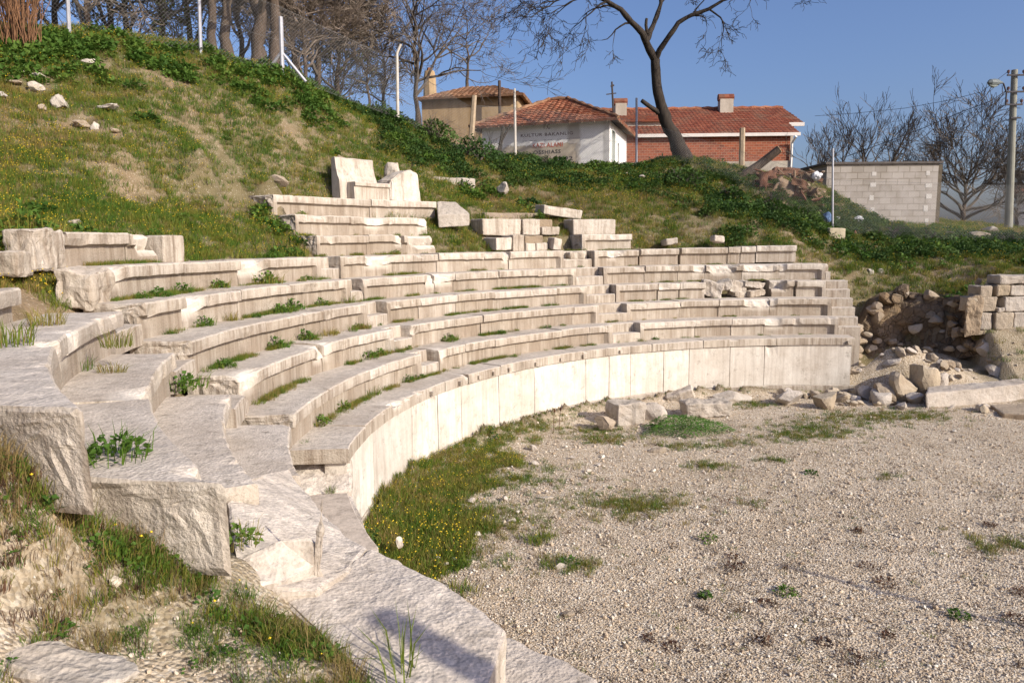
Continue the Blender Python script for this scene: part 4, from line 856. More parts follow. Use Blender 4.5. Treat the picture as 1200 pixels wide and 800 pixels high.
w = np.maximum.reduce([np.clip(1.5 - seg_d(x, y, ridge) / .8, 0, 1) * .55, np.clip(1.7 - seg_d(x, y, bank) / 1.7, 0, 1), np.clip(1.5 - seg_d(x, y, bank2) / .9, 0, 1), np.clip(1.6 - seg_d(x, y, bank3) / 1.9, 0, 1) * .9, np.clip((fbm(x * .8, y * .8, 51) - .60) * 5, 0, .3) * barem(x, y)]) * np.clip((fbm(x * 1.1, y * 1.1, 53) - .33) * 5, .04, 1)
ok = nrng.random(len(x)) < w * .75; x, y, r = x[ok], y[ok], r[ok]
dk = (np.minimum(seg_d(x, y, bank), np.minimum(seg_d(x, y, bank2), seg_d(x, y, bank3))) < 2.8)
scatter('leafy_undergrowth', np.stack([x, y, hz(x, y)], -1), nrng.uniform(.6, 1.3, len(x)) * np.where(dk, .95, .9) * np.where((x > -8) & (y > 14), .8, 1), np.where(dk & (nrng.random(len(x)) < .78), nrng.integers(3, 5, len(x)), nrng.integers(0, 3, len(x))), L_leaf)
# flowered grass at the foot of the podium, and thin patches on the gravel
x = nrng.uniform(-9, 4, 90000); y = nrng.uniform(-7, 8.3, 90000); t, r = theta_r(x, y); dist = R0 + dR(-90) - r
wd = np.interp(t, [-104, -97, -88, -75, -60, -50, -40, -30, -20, 0, 8], [.9, 1.6, 1.9, 1.75, 1.5, 1.0, .55, .35, .25, .3, .35]) * (.05 + 1.6 * fbm(x * 1.5, y * 1.5, 61))
ok = (dist > .02) & (dist < wd) & (t > -104) & (t < 8.5) & (nrng.random(len(x)) < np.where(t < -45, 1.0, .35) * np.clip((wd - dist) * 3, .1, 1)); 
x1, y1 = x[ok], y[ok]; s1 = nrng.uniform(.6, 1.4, len(x1)) * np.interp(theta_r(x1, y1)[0], [-100, -70, -45], [1.15, .8, .5])
idx = np.where(nrng.random(len(x1)) < .14, 4, np.where(nrng.random(len(x1)) < .14, nrng.integers(5, 7, len(x1)), nrng.integers(0, 4, len(x1))))
gp = []; 
for (a, b, ra, nn) in [(740, 592, .42, 260), (712, 516, .3, 120), (800, 524, .22, 60), (830, 545, .2, 50), (960, 505, .5, 200), (1000, 490, .6, 220), (1070, 487, .5, 160), (930, 512, .35, 100), (1185, 640, .3, 90), (665, 663, .2, 70), (590, 620, .35, 110), (620, 560, .5, 170), (560, 600, .5, 200), (545, 655, .3, 60), (700, 505, .4, 100), (905, 540, .12, 18), (880, 475, .3, 70), (860, 520, .3, 50), (880, 590, .2, 12), (1030, 560, .2, 10)]:
    c = gz(a, b, 0)
    for _ in range(int(nn * 1.2)): gp.append((c.x + rng.gauss(0, ra), c.y + rng.gauss(0, ra * .6), rng.uniform(.3, .8)))
gp = np.array(gp); gp = gp[np.hypot(gp[:, 0], gp[:, 1]) < 8.2]
X_ = np.concatenate([x1, gp[:, 0]]); Y_ = np.concatenate([y1, gp[:, 1]])
scatter('orchestra_grass', np.stack([X_, Y_, hz(X_, Y_)], -1), np.concatenate([s1, gp[:, 2]]), np.concatenate([idx, nrng.choice([0, 1, 2, 3, 3, 5], len(gp))]), L_grass)
# foreground bank: fine weeds and grasses
x = nrng.uniform(-10.5, -4.3, 130000); y = nrng.uniform(-8.3, -3.6, 130000); t, r = theta_r(x, y); fd = np.hypot(x - CAM.x, y - CAM.y)
edge_l = [gz(a, b, z) for a, b, z in ((-60, 560, 2.55), (0, 585, 2.5), (70, 595, 2.44), (130, 612, 2.3), (200, 640, 2.05), (262, 690, 1.88), (330, 735, 1.76), (410, 785, 1.68), (440, 830, 1.66))]
de = seg_d(x, y, edge_l); near_side = (np.array([(x - p.x) * 0 for p in edge_l[:1]])[0] == 0)
def side_of(x, y):
    s = np.full(x.shape, False); bd = np.full(x.shape, 99.)
    for a, b in zip(edge_l[:-1], edge_l[1:]):
        tt = np.clip(((x - a.x) * (b.x - a.x) + (y - a.y) * (b.y - a.y)) / ((b.x - a.x) ** 2 + (b.y - a.y) ** 2), 0, 1); d = np.hypot(x - a.x - tt * (b.x - a.x), y - a.y - tt * (b.y - a.y)); cr = (b.x - a.x) * (y - a.y) - (b.y - a.y) * (x - a.x)
        s = np.where(d < bd, cr < 0, s); bd = np.minimum(bd, d)
    return s
sf = side_of(x, y); n_ = fbm(x * 2.2, y * 2.2, 71)
ok = sf & (fd > 1.0) & (nrng.random(len(x)) < np.clip(1.2 - de / .42, .0, 1) * np.clip((n_ - .25) * 3.5, .1, 1) + .07 * (n_ > .46))
x, y, de, n_ = x[ok], y[ok], de[ok], n_[ok]; dr_ = fbm(x * 1.3, y * 1.3, 73)
idx = np.where(nrng.random(len(x)) < .13, nrng.integers(7, 9, len(x)), np.where(nrng.random(len(x)) < np.clip((dr_ - .25) * 2.6, .2, .85), nrng.choice([4, 5, 5, 6, 6], len(x)), nrng.integers(0, 4, len(x))))
idx = np.where((idx == 1) | (idx == 3), np.where(nrng.random(len(x)) < .07, idx, 0), idx)
scatter('bank_weeds', np.stack([x, y, hz(x, y)], -1), nrng.uniform(.4, .95, len(x)) * np.clip(1.15 - de * .6, .45, 1.1), idx, L_fine)
# pebbles
x, y, r = fan(240000, 2.6, 22, -32, 46, .9); g = gravel_mask(x, y); ok = (g > .6) & (nrng.random(len(x)) < .9); x, y, r = x[ok], y[ok], r[ok]
scatter('gravel_pebbles', np.stack([x, y, hz(x, y) + .001], -1), np.clip(nrng.lognormal(-5.15, .45, len(x)) * np.clip(.75 + r / 14, .8, 1.6), .004, .045), nrng.integers(0, 6, len(x)), L_peb, tilt=.5)
x, y, r = fan(9000, 2.8, 20, -32, 46, .9); ok = (gravel_mask(x, y) > .8) & (nrng.random(len(x)) < np.clip((fbm(x * .9, y * .9, 83) - .42) * 3.5, .04, .8)); x, y = x[ok], y[ok]
scatter('weed_litter', np.stack([x, y, hz(x, y)], -1), nrng.uniform(.35, 1.15, len(x)), nrng.choice([0, 1, 2, 3], len(x)), L_dead, tilt=.2)
x = nrng.uniform(-9.5, -4.4, 9000); y = nrng.uniform(-8, -4, 9000); ok = side_of(x, y); x, y = x[ok], y[ok]
scatter('bank_pebbles', np.stack([x, y, hz(x, y) + .001], -1), np.clip(nrng.lognormal(-5.1, .55, len(x)), .003, .035), nrng.integers(0, 6, len(x)), L_peb, tilt=.5)

# ------------------------------------------------------------------ weeds rooted in the seat joints: one thing each
def join_mesh(nm, ms):
    bm = bmesh.new(); mats = []
    me = bpy.data.meshes.new(nm)
    for m in ms:
        for t in m.materials:
            if t.name not in [q.name for q in mats]: mats.append(t)
    off = 0; vs = []; fs = []; mi = []
    for m in ms:
        mp = [[q.name for q in mats].index(t.name) for t in m.materials]; b = len(vs)
        vs += [v.co.copy() for v in m.vertices]; 
        for p in m.polygons: fs.append([i_ + b for i_ in p.vertices]); mi.append(mp[p.material_index])
    me.from_pydata(vs, [], fs)
    for t in mats: me.materials.append(t)
    me.polygons.foreach_set('material_index', mi); return me
weedm = [join_mesh('weed', [leaf_mesh('l', 110, .17, .13, .05, LEAF, 800 + q, .5), tuft_mesh('t', 80, .2, .2, .006, GRASS, 810 + q, .8)]) for q in range(4)] + [join_mesh('weed', [tuft_mesh('t', 70, .2, .13, .006, GRASS, 820 + q, .8), tuft_mesh('t', 25, .22, .1, .004, DRYG, 825 + q, .7)]) for q in range(2)]
def weed(p, s, q, label, group=None, cat='weed', sx=1.0):
    o = bpy.data.objects.new('weed', weedm[q]); COL.objects.link(o); o.location = p; o.rotation_euler = (0, 0, rng.uniform(0, 6)); o.scale = (s * sx, s, s); return tag(o, label, cat, group)
WD = {1: [(368, 497, 1.1), (389, 480, 1.2), (424, 462, 1.3), (468, 446, 1), (478, 442, .9), (583, 427, .6), (722, 401, .7), (747, 399, .8), (768, 398, .6), (605, 419, .6)],
      2: [(417, 419, 1.3), (438, 416, 1.1), (463, 408, .9), (502, 415, .9), (512, 398, 1.3), (546, 402, 1), (642, 384, .6), (588, 391, .8), (660, 382, .5)],
      3: [(261, 428, .8), (281, 430, .8), (310, 407, 1.4), (342, 398, 1.4), (419, 385, 1), (501, 403, 1), (524, 399, 1.3), (550, 394, 1), (570, 392, 1), (440, 381, .6), (592, 363, .6)],
      4: [(202, 382, 1.2), (219, 375, 1.2), (288, 362, 1.6), (278, 365, 1.2), (332, 357, 1.2), (367, 353, 1.3), (515, 370, 1.1), (550, 369, .8), (492, 374, .5)],
      5: [(148, 343, 1.2), (165, 338, 1.3), (181, 332, 2.0), (236, 338, 1), (321, 332, 1.1), (353, 329, 1), (520, 346, 1.1), (488, 348, .8), (386, 329, .9), (690, 336, .5), (412, 331, .6)],
      6: [(107, 302, 1.6), (120, 303, 1.3), (436, 322, 1.2), (461, 322, 1), (386, 298, 1.0), (375, 272, .9), (404, 251, .9), (640, 293, .7), (856, 313, .8), (700, 262, .6)]}
cnt = {}
for k, L_ in WD.items():
    zt = zk(k - 1) - .005
    for n_i, (x, y, s) in enumerate(sorted(L_)):
        zz = zt if not (k == 6 and y < 290) else zk(6 if y > 262 else 7) - .005
        p = gz(x, y, zz); t_ = math.degrees(math.atan2(p.x, p.y)); r_ = math.hypot(p.x, p.y); kk = k if not (k == 6 and y < 290) else (7 if y > 262 else 8)
        p = pol(min(max(r_, Rk(kk, t_) - .10), Rk(kk, t_) + .05), t_, zz)
        weed(p, s * .78, rng.choice([0, 1, 2, 3, 4]), f'green weed tuft at the foot of the {ROW[k]}, number {n_i + 1} of {len(L_)} from left', 'weeds in the seat joints')
weed(gz(208, 456, zk(2)), 1.2, 1, 'bushy green weed in the hollow of the nearest stairway beside the rough block end', sx=1.3)
o = weed(gz(136, 535, zk(3) + .0), .9, 0, 'dark broad leaved weed growing between the two rough slab ends at left'); 
weed(gz(279, 634, 2.0), .65, 2, 'broad leaved weed at the left edge of the tan foreground slab')
weed(gz(131, 436, zk(3)), .6, 4, 'small grass tuft on the pale slab of the nearest third row', sx=1.6)
weed(gz(137, 405, zk(3) + .2), 1.0, 4, 'grass tuft below the curved slab edge at the nearest stairway')
weed(gz(387, 578, .86), .5, 4, 'thin grass tuft on the step slab under the podium coping', sx=1.6)
weed(gz(92, 434, zk(3)), .9, 5, 'reddish dry grass clump under the curved slab edge of the nearest fourth row')
weed(gz(55, 380, zk(4)), 1.1, 5, 'dry grass clump under the curved slab edge of the nearest fifth row'); weed(gz(8, 405, zk(4)), 1.3, 5, 'tall dry grass clump at the left picture edge on the nearest fourth row')
weed(hit(12, 305), 1.7, 3, 'leafy green weed in front of the pale block at the left picture edge'); weed(hit(30, 278), 2.2, 2, 'leafy bush behind the pale block at the left picture edge')
jp = []; 
for k in range(1, 8):
    for _ in range(3600):
        t = rng.uniform(-91, 7); kt = rtop(t)
        if kt is None or kt < k: continue
        dn_ = mn.noise(Vector((t * .28, k * 7.3, 1.7))) + .45 * mn.noise(Vector((t * 1.1, k * 3.1, 5)))
        if rng.random() < (dn_ + (.10 if t < -40 else -.08)) * 1.8: jp.append((*pol(Rk(k, t) + .045 - abs(rng.gauss(0, .05)), t, zk(k - 1) - .008), rng.uniform(.25, .75) * (1 if t < -25 else .7)))
jp = np.array(jp); scatter('joint_grass', jp[:, :3], jp[:, 3], nrng.choice([0, 1, 2, 3, 3, 5], len(jp)), L_grass, tilt=.2)
# green mat plant and small plants on the gravel
def patch_plant(nm, c, rx, ry, h, n, ls, mat, seed, label, cat):
    r_ = random.Random(seed); ms = leaf_mesh(nm, n, 1, 1, ls / max(rx, .01), mat, seed, .8)
    for v in ms.vertices:
        an_ = math.atan2(v.co.y, v.co.x); k__ = .8 + .55 * mn.noise(Vector((math.cos(an_) * 1.6, math.sin(an_) * 1.6, seed))); v.co.x *= k__; v.co.y *= k__
    for v in ms.vertices: v.co = Vector((v.co.x * rx, v.co.y * ry, v.co.z * h + h * .25 * mn.noise(Vector((v.co.x * 3, v.co.y * 3, seed)))))
    o = bpy.data.objects.new(nm, ms); COL.objects.link(o); o.location = c; return tag(o, label, cat)
MATL = NM('mat_leaf'); MATL.col(MATL.ramp(MATL.noise(9, 4, .7), [(.3, (.04, .11, .014)), (.7, (.10, .20, .03))])); MATL = MATL.m
patch_plant('green_mat_plant', gz(800, 506, 0), 1.25, .62, .30, 6500, .055, MATL, 5, 'thick low mat of bright green leaves in front of the grey blocks by the podium', 'plant')
for j, (x, y, s, kind, txt) in enumerate([(950, 555, .10, 0, 'small green leafy plant alone on the middle gravel'), (922, 695, .12, 0, 'green plant low on the near gravel, right of centre'), (827, 698, .07, 0, 'small green plant left of the low near green plant'), (862, 664, .12, 1, 'dark reddish withered weed on the gravel, uppermost of the near ones'), (858, 652, .08, 1, 'small dark weed just above the uppermost withered one'), (668, 660, .13, 0, 'green weed tuft on the gravel nearest the long slab'), (1038, 683, .13, 1, 'dark withered weed at the end of a thin shadow line'), (1020, 664, .12, 1, 'dark sprawling weed above the thin shadow line'), (995, 770, .13, 1, 'large dark reddish weed near the bottom of the gravel'), (965, 752, .08, 1, 'small dark weed left of the large reddish one'), (897, 706, .07, 1, 'dark weed beside the low near green plant'), (895, 750, .10, 1, 'dark weed below the low near green plant'), (790, 758, .1, 1, 'dark straggly weed at the lower left of the gravel'), (760, 748, .07, 1, 'small dark weed left of the straggly one'), (1160, 615, .08, 1, 'dark weed near the right edge of the gravel'), (1195, 692, .09, 1, 'dark weed cut by the right picture edge'), (1125, 722, .1, 0, 'pale green sprawling weed on the right of the gravel'), (868, 592, .28, 1, 'wide patch of dark dead twigs in the middle of the gravel'), (830, 632, .12, 2, 'thin green sprig left of the dead twig patch'), (1005, 622, .07, 1, 'small dark weed right of the dead twig patch'), (1040, 745, .06, 1, 'small dark weed right of the large reddish one'), (1190, 725, .1, 1, 'dark weed at the right edge below the cut one')]):
    c = gz(x, y, .01)
    if kind == 1: ms = join_mesh('dry_weed', [tuft_mesh('t', 60, s * .55, s * 1.0, .005, RED, 900 + j, 1.6), leaf_mesh('l', 30, s, s * .4, .03, RED, 920 + j, .7)])
    else: ms = join_mesh('green_weed', [leaf_mesh('l', 60, s, s * .6, .04, LEAF, 940 + j, .8), tuft_mesh('t', 20, s * .7, s * .8, .005, GRASS, 960 + j, 1.2)])
    o = bpy.data.objects.new('dry_weed' if kind == 1 else 'green_weed', ms); COL.objects.link(o); o.location = c; tag(o, txt, 'weed')
for j, (x, y, z, txt) in enumerate([(477, 560, 0, 'dark leafy weed against the podium wall above the flowered grass'), (578, 520, 0, 'dark seeding weed against the podium wall at the end of the flowered grass'), (434, 640, .2, 'dark weed sprouting at the edge of the long slab by the flowered grass')]):
    ms = join_mesh('dark_weed', [leaf_mesh('l', 70, .11, .30, .05, LEAFD, 980 + j, .3), leaf_mesh('l', 20, .07, .34, .03, RED, 985 + j, .3)]); o = bpy.data.objects.new('dark_weed', ms); COL.objects.link(o); o.location = gz(x, y, z); tag(o, txt, 'weed')
for j, (x, y) in enumerate([(648, 508), (655, 506)]):
    b = gz(x, y, 0); mb = MB(); mb.tube([b, b + Vector((.01, 0, .2)), b + Vector((.03, 0, .42))], [.006, .005, .004], 5); mb.tube([b + Vector((.03, 0, .40)), b + Vector((.03, 0, .44)), b + Vector((.033, 0, .475))], [.008, .022, .008], 6)
    tag(mb.build('seed_stalk', RED_ if False else bpy.data.materials['red_stems'], origin=b), ['thin dry seed stalk against the podium wall, left of two', 'thin dry seed stalk against the podium wall, right of two'][j], 'weed')
ms = tuft_mesh('grass_clump', 26, .36, .09, .008, GRASS, 71, .7); o = bpy.data.objects.new('grass_clump', ms); COL.objects.link(o); o.location = gz(468, 800, 1.64); tag(o, 'clump of long grass blades at the bottom edge in front of the long slab', 'grass clump')

# ------------------------------------------------------------------ trees
BARK = NM('dark_bark'); bn = BARK.noise(1, 5, .7, stretch=(14, 14, 3)); BARK.col(BARK.ramp(bn, [(.3, (.018, .014, .011)), (.7, (.062, .049, .038))])); BARK.bump(bn, .8, .03)
BARKG = NM('grey_brown_bark'); bn = BARKG.noise(1, 5, .7, stretch=(12, 12, 3)); BARKG.col(BARKG.ramp(bn, [(.3, (.05, .037, .028)), (.7, (.135, .10, .075))])); BARKG.bump(bn, .8, .03)
TWIG = plain('twig_bark', (.135, .112, .09), .9, .3, 3); TWIGP = plain('pale_twig_bark', (.18, .14, .108), .9, .3, 3); TWIGR = plain('reddish_twig_bark', (.20, .105, .055), .9, .3, 3)
def grow(bt, bb, p, d, L, r, lev, R_, wob=.22, up=.05, kids=(3, 5), shrink=.62, spread=.75, droop=0, rmin=.006, base=0):
    n = max(3, int(L / max(.12, L * .16))); pts = [p.copy()]; rs = [r]; cur = p.copy(); dd = d.normalized()
    for i_ in range(n):
        dd = (dd + Vector((R_.gauss(0, wob), R_.gauss(0, wob), R_.gauss(0, wob) + up - droop))).normalized(); cur = cur + dd * (L / n); pts.append(cur.copy()); rs.append(max(rmin, r * (1 - .72 * (i_ + 1) / n)))
    (bt if lev == base else bb).tube(pts, rs, 7 if r > .06 else (5 if r > .02 else 3), cap=r > .02)
    if lev <= 0 or L < .12: return
    for q in range(R_.randint(*kids)):
        f = R_.uniform(.3, 1.0) if q else 1.0; k = min(n, max(1, int(f * n))); o = pts[k]; t = (pts[k] - pts[k - 1]).normalized()
        ax = Vector((R_.gauss(0, 1), R_.gauss(0, 1), R_.gauss(0, 1))); ax = (ax - t * ax.dot(t)).normalized(); nd = (t + ax * spread * R_.uniform(.5, 1.3)).normalized()
        grow(bt, bb, o, nd, L * shrink * R_.uniform(.7, 1.15), max(rmin, rs[k] * .78), lev - 1, R_, wob, up, kids, shrink, spread, droop, rmin, base)
def tree(nm, p, specs, label, seed, bark=None, twig=None, group=None, lev=5, cat='tree', **kw):
    """specs: limbs as (points, radii) for the trunk, then the crown grows from their ends"""
    root = empty(nm, p, label, cat, group); R_ = random.Random(seed); bt = MB(); bb = MB()
    for (pts, rs, grow_at) in specs:
        fp, fr_ = [], []
        for i_ in range(len(pts) - 1):
            for q in range(4):
                f = q / 4; rr2 = rs[i_] * (1 - f) + rs[i_ + 1] * f; pp = Vector(pts[i_]).lerp(Vector(pts[i_ + 1]), f); fp.append(pp + (mn.noise_vector(pp * 1.7) * rr2 * .55 if (i_ or q) else Vector())); fr_.append(rr2 * (1 + .22 * mn.noise(pp * 3.1)))
        fp.append(Vector(pts[-1])); fr_.append(rs[-1]); bt.tube(fp, fr_, 9)
        for (f, L, r, lv, bias) in grow_at:
            k = min(len(pts) - 1, max(1, int(round(f * (len(pts) - 1))))); t = (Vector(pts[k]) - Vector(pts[k - 1])).normalized() + Vector(bias)
            grow(bt, bb, Vector(pts[k]), t, L, r, lv, R_, base=99, **kw)
    bt.build('trunk', bark or BARKG.m, root, smooth=True); bb.build('crown', twig or TWIG, root); return root
# the leaning bare tree above the houses
D_ = 27.0
def tp_(x, y, dd=0): return gd(x, y, D_ + dd)
H = [([tp_(797, 200), tp_(797, 180), tp_(784, 153), tp_(774, 122), tp_(770, 95), tp_(768, 70)], [.36, .29, .22, .19, .175, .165], []),
     ([tp_(768, 71), tp_(759, 52, -.2), tp_(752, 40, -.4), tp_(739, 27, -.6), tp_(728, 11, -.8), tp_(712, 2, -.9), tp_(692, -9, -1), tp_(668, -6, -1.2), tp_(650, 2, -1.3)], [.15, .12, .11, .10, .085, .07, .055, .04, .025], [(.5, 1.5, .04, 4, (-.6, .2, -.5)), (.62, 1.6, .04, 4, (-.5, -.3, -.7)), (.75, 1.6, .035, 4, (-.3, .3, -1)), (.8, 1.6, .035, 4, (-.4, -.3, -.8)), (.9, 1.5, .03, 4, (-.4, .2, -1)), (1, 1.3, .025, 4, (-.5, 0, -.8)), (.35, 1.2, .04, 4, (-.9, -.2, -.6)), (.6, 1.3, .035, 4, (.2, -.2, .8)), (1, 1.2, .025, 3, (-1, 0, -.2))]),
     ([tp_(758, 48), tp_(761, 36, .3), tp_(770, 20, .5), tp_(775, 4, .6), tp_(774, -20, .7), tp_(780, -45, .8)], [.10, .095, .085, .07, .055, .03], [(.8, 1.5, .03, 4, (.4, 0, .3)), (1, 1.4, .03, 4, (-.3, .3, .4)), (.6, 1.2, .03, 4, (.8, .2, .1))]),
     ([tp_(758, 40), tp_(757, 30), tp_(758, 22)], [.06, .055, .05], []),
     ([tp_(769, 70), tp_(773, 58, -.2), tp_(784, 42, -.4), tp_(795, 27, -.5), tp_(811, 18, -.6), tp_(831, 11, -.7), tp_(845, 2, -.8), tp_(862, -10, -.9)], [.12, .10, .09, .08, .07, .06, .05, .03], [(.7, 1.5, .035, 4, (.5, .2, -.9)), (.85, 1.7, .03, 4, (.8, 0, -.8)), (1, 1.5, .025, 4, (.5, .2, -.5)), (.5, 1.1, .03, 4, (-.2, .3, .9)), (.6, 1.0, .03, 3, (.4, 0, -.8)), (.9, 1.3, .03, 4, (.1, .2, .8))]),
     ([tp_(772, 133), tp_(764, 127, -.1), tp_(752, 118, -.3)], [.09, .08, .07], [])]
tree('bare_tree', tp_(797, 197), H, 'dark gnarled bare tree leaning left above the tiled houses', 11, BARK.m, plain('dark_twig', (.032, .026, .021), .9, .3, 3), wob=.26, up=0, droop=.06, kids=(2, 4), shrink=.66, spread=.8, rmin=.0075)
# bare tree before the ochre house
def simple_tree(nm, base, h, r, label, seed, lean=(0, 0), n=7, lev=5, twig=None, bark=None, group=None, L=None, f0=.35, bias=.5, **kw):
    R_ = random.Random(seed); pts = [Vector(base) + Vector((0, 0, -.3))]; m = 7
    for i_ in range(1, m + 1): pts.append(Vector(base) + Vector((lean[0] * h * i_ / m + R_.gauss(0, .012 * h), lean[1] * h * i_ / m + R_.gauss(0, .012 * h), h * i_ / m)))
    rs = [r * (1.25 if i_ == 0 else 1 - .8 * i_ / m) for i_ in range(m + 1)]
    ga = []
    for i_ in range(n):
        a = R_.uniform(0, 6.28); f = f0 + (1 - f0) * (i_ + 1) / n; ga.append((f, (L or h * .42) * R_.uniform(.75, 1.15), r * (.62 - .4 * f) + .008, lev, (math.cos(a) * bias * 2, math.sin(a) * bias * 2, R_.uniform(-.1, .3))))
    return tree(nm, base, [(pts, rs, ga)], label, seed + 1, bark, twig, group, **kw)
simple_tree('bare_tree', gd(489, 150, 30), 4.2, .12, 'bare grey tree with fine spreading twigs in front of the ochre house', 21, n=14, lev=4, L=2.9, f0=.2, bias=.75, kids=(3, 5), shrink=.66, spread=.75, wob=.17, up=.03, rmin=.0065, twig=plain('grey_twig', (.15, .125, .105), .9, .3, 3))
simple_tree('bare_tree', gd(432, 128, 27), 2.0, .05, 'slender bare sapling growing on the slope left of the ochre house', 23, n=8, lev=3, L=1.2, f0=.2, kids=(3, 4), rmin=.006)
simple_tree('bare_tree', gd(548, 105, 44), 3.2, .10, 'bare tree showing behind the ochre house roof', 25, n=9, lev=4, L=2.2, f0=.3, kids=(3, 4), rmin=.009)
# big trunks behind the fence at left
for j, (x, y, D, r, ln, txt) in enumerate([(256, 68, 20.5, .13, (-.12, 0), 'dark trunk leaning left, leftmost of the four big trunks behind the fence'), (271, 72, 21, .15, (-.03, .05), 'straight reddish trunk, second of the four big trunks behind the fence'), (306, 80, 21, .22, (-.04, 0), 'thick grey forked trunk, third of the four big trunks behind the fence'), (318, 82, 21.5, .20, (.10, .05), 'thick trunk leaning right by the braced fence post, last of the four')]):
    b = gd(x, y + 8, D); simple_tree('tall_tree', b, 5.6, r, txt, 30 + j * 3, lean=ln, n=10, lev=4, L=2.4, f0=.28, bias=.5, kids=(3, 4), shrink=.64, wob=.17, up=.03, rmin=.008, bark=BARKG.m, twig=TWIGP)
protos = {}
def bg_tree(x, y, D, h, txt, group, seed, kind, rot=0, sc=1):
    b = gd(x, y, D)
    if kind not in protos:
        tw = {'a': TWIG, 'b': TWIGP, 'c': TWIGR}[kind]
        protos[kind] = (simple_tree('background_tree', b, 4.2, .09, txt, seed, n=13, lev=4, L=1.75, f0=.12, bias=.6, kids=(3, 5), shrink=.66, wob=.2, up=.04, rmin=.0085, twig=tw, group=group), 4.2); 
        o = protos[kind][0]; o.scale = (h / 4.2 * sc, h / 4.2 * sc, h / 4.2); return o
    src, h0 = protos[kind]; o = src.copy(); COL.objects.link(o); o.location = b; o['label'] = txt; o.scale = (h / h0 * sc, h / h0 * sc, h / h0); o.rotation_euler = (0, 0, rot)
    if group: o['group'] = group
    for ch in src.children: c = ch.copy(); COL.objects.link(c); c.parent = o
    return o
g_ = 'twiggy trees behind the fence'
for j, (x, y, D, h, k, sc, txt) in enumerate([(30, 55, 22, 4.5, 'a', 1, 'twiggy bare tree behind the fence in the top left corner'), (70, 55, 24, 4.8, 'b', 1, 'twiggy bare tree behind the fence beside the leftmost fence post'), (110, 60, 21, 4.2, 'a', 1.1, 'twiggy bare tree behind the fence right of the leftmost post'), (150, 60, 25, 5, 'b', 1, 'twiggy bare tree behind the fence midway between the two left posts'), (190, 65, 23, 4.6, 'a', 1, 'twiggy bare tree behind the fence left of the second post'), (225, 72, 26, 5, 'a', 1, 'twiggy bare tree behind the fence near the second post'), (285, 85, 28, 5, 'b', 1, 'thin bare tree seen between the four big trunks'), (345, 95, 25, 4.3, 'b', 1.2, 'dense brown twiggy tree right of the big trunks'), (372, 105, 26, 4.6, 'a', 1.2, 'dense brown twiggy tree right of the big trunks and the fence brace'), (398, 118, 27, 4.0, 'b', 1.2, 'rightmost dense brown twiggy tree before the open sky'), (360, 100, 22.5, 2.6, 'b', 1.3, 'low brown thicket tree right of the braced post'), (452, 140, 32, 3.6, 'a', 1, 'thin bare tree behind the slope left of the grey tree'), (20, 60, 27, 5.5, 'b', 1.1, 'tall bare tree farthest into the top left corner'), (130, 58, 29, 5.5, 'a', 1.1, 'tall bare tree farther back between the two left posts')]):
    bg_tree(x, y + 10, D, h, txt, g_, 60 + j, k, rot=j * 1.3, sc=sc)
# budding foliage among those trees
def leafy(nm, p, R, H_, n, ls, mat, seed, label, cat='bush'):
    root = empty(nm, p, label, cat); m = leaf_mesh('foliage', n, R, H_, ls, mat, seed, .3); o = bpy.data.objects.new('foliage', m); COL.objects.link(o); o.parent = root
    c0 = Vector((seed, 0, 0))
    for v in m.vertices: v.co = v.co + mn.noise_vector(v.co * 1.3 + c0) * R * .28 + Vector((0, 0, H_ * .12))
    mb = MB(); R_ = random.Random(seed)
    for _ in range(7): grow(mb, mb, Vector(p), Vector((R_.gauss(0, .5), R_.gauss(0, .5), 1)), H_ * .9, .03, 2, R_, rmin=.006)
    mb.build('stems', TWIG, root); return root
OLIVE = leafmat('budding_leaf', [(.2, (.055, .075, .02)), (.5, (.10, .115, .035)), (.8, (.16, .15, .05))])
leafy('bush', gd(212, 78, 22), 1.1, 1.7, 1500, .07, OLIVE, 301, 'olive green budding bush behind the fence left of the second post')
leafy('bush', gd(150, 50, 24), 1.3, 2.6, 1300, .07, OLIVE, 303, 'thin budding bush high behind the fence between the two left posts')
leafy('bush', gd(395, 118, 27.5), 1.6, 2.9, 1500, .07, OLIVE, 305, 'olive brown budding bush right of the big trunks against the sky')
leafy('bush', gd(350, 100, 27), 1.7, 3.0, 1100, .07, OLIVE, 307, 'sparse budding bush right behind the big trunks')
root = empty('reed_shrub', hit(25, 62), 'reddish brown bundle of upright dry stems at the top left edge', 'shrub'); mb = MB(); R_ = random.Random(5)
for _ in range(90):
    b = Vector(root.location) + Vector((R_.gauss(0, .16), R_.gauss(0, .16), -.1)); grow(mb, mb, b, Vector((R_.gauss(0, .13), R_.gauss(0, .13), 1)), R_.uniform(1.2, 2.3), .012, 1, R_, wob=.06, up=.05, kids=(1, 3), rmin=.005)
mb.build('stems', TWIGR, root)
# right side: saplings behind the shed and the round bare tree
for j, (x, y, D, h, txt) in enumerate([(958, 215, 31, 2.6, 'upright twiggy sapling between the red house and the block shed'), (985, 205, 33, 3.0, 'pruned bare sapling behind the left end of the block shed'), (1012, 200, 33, 3.4, 'pruned bare sapling behind the middle of the block shed'), (1035, 205, 32, 3.2, 'bare sapling leaning right behind the block shed')]):
    h *= .86; simple_tree('sapling', gd(x, y + 20, D), h * .55, .07, txt, 330 + j * 2, lean=((0, 0, 0, .25)[j], 0), n=9, lev=3, L=h * .5, f0=.2, bias=.4, kids=(3, 4), wob=.13, up=.08, spread=.5, rmin=.007)
simple_tree('round_tree', gd(1128, 275, 36), 2.6, .16, 'round crowned bare tree between the block shed and the concrete pole', 345, n=17, lev=4, L=2.3, f0=.25, bias=.8, kids=(3, 5), shrink=.66, wob=.15, up=.05, rmin=.009, spread=.65)
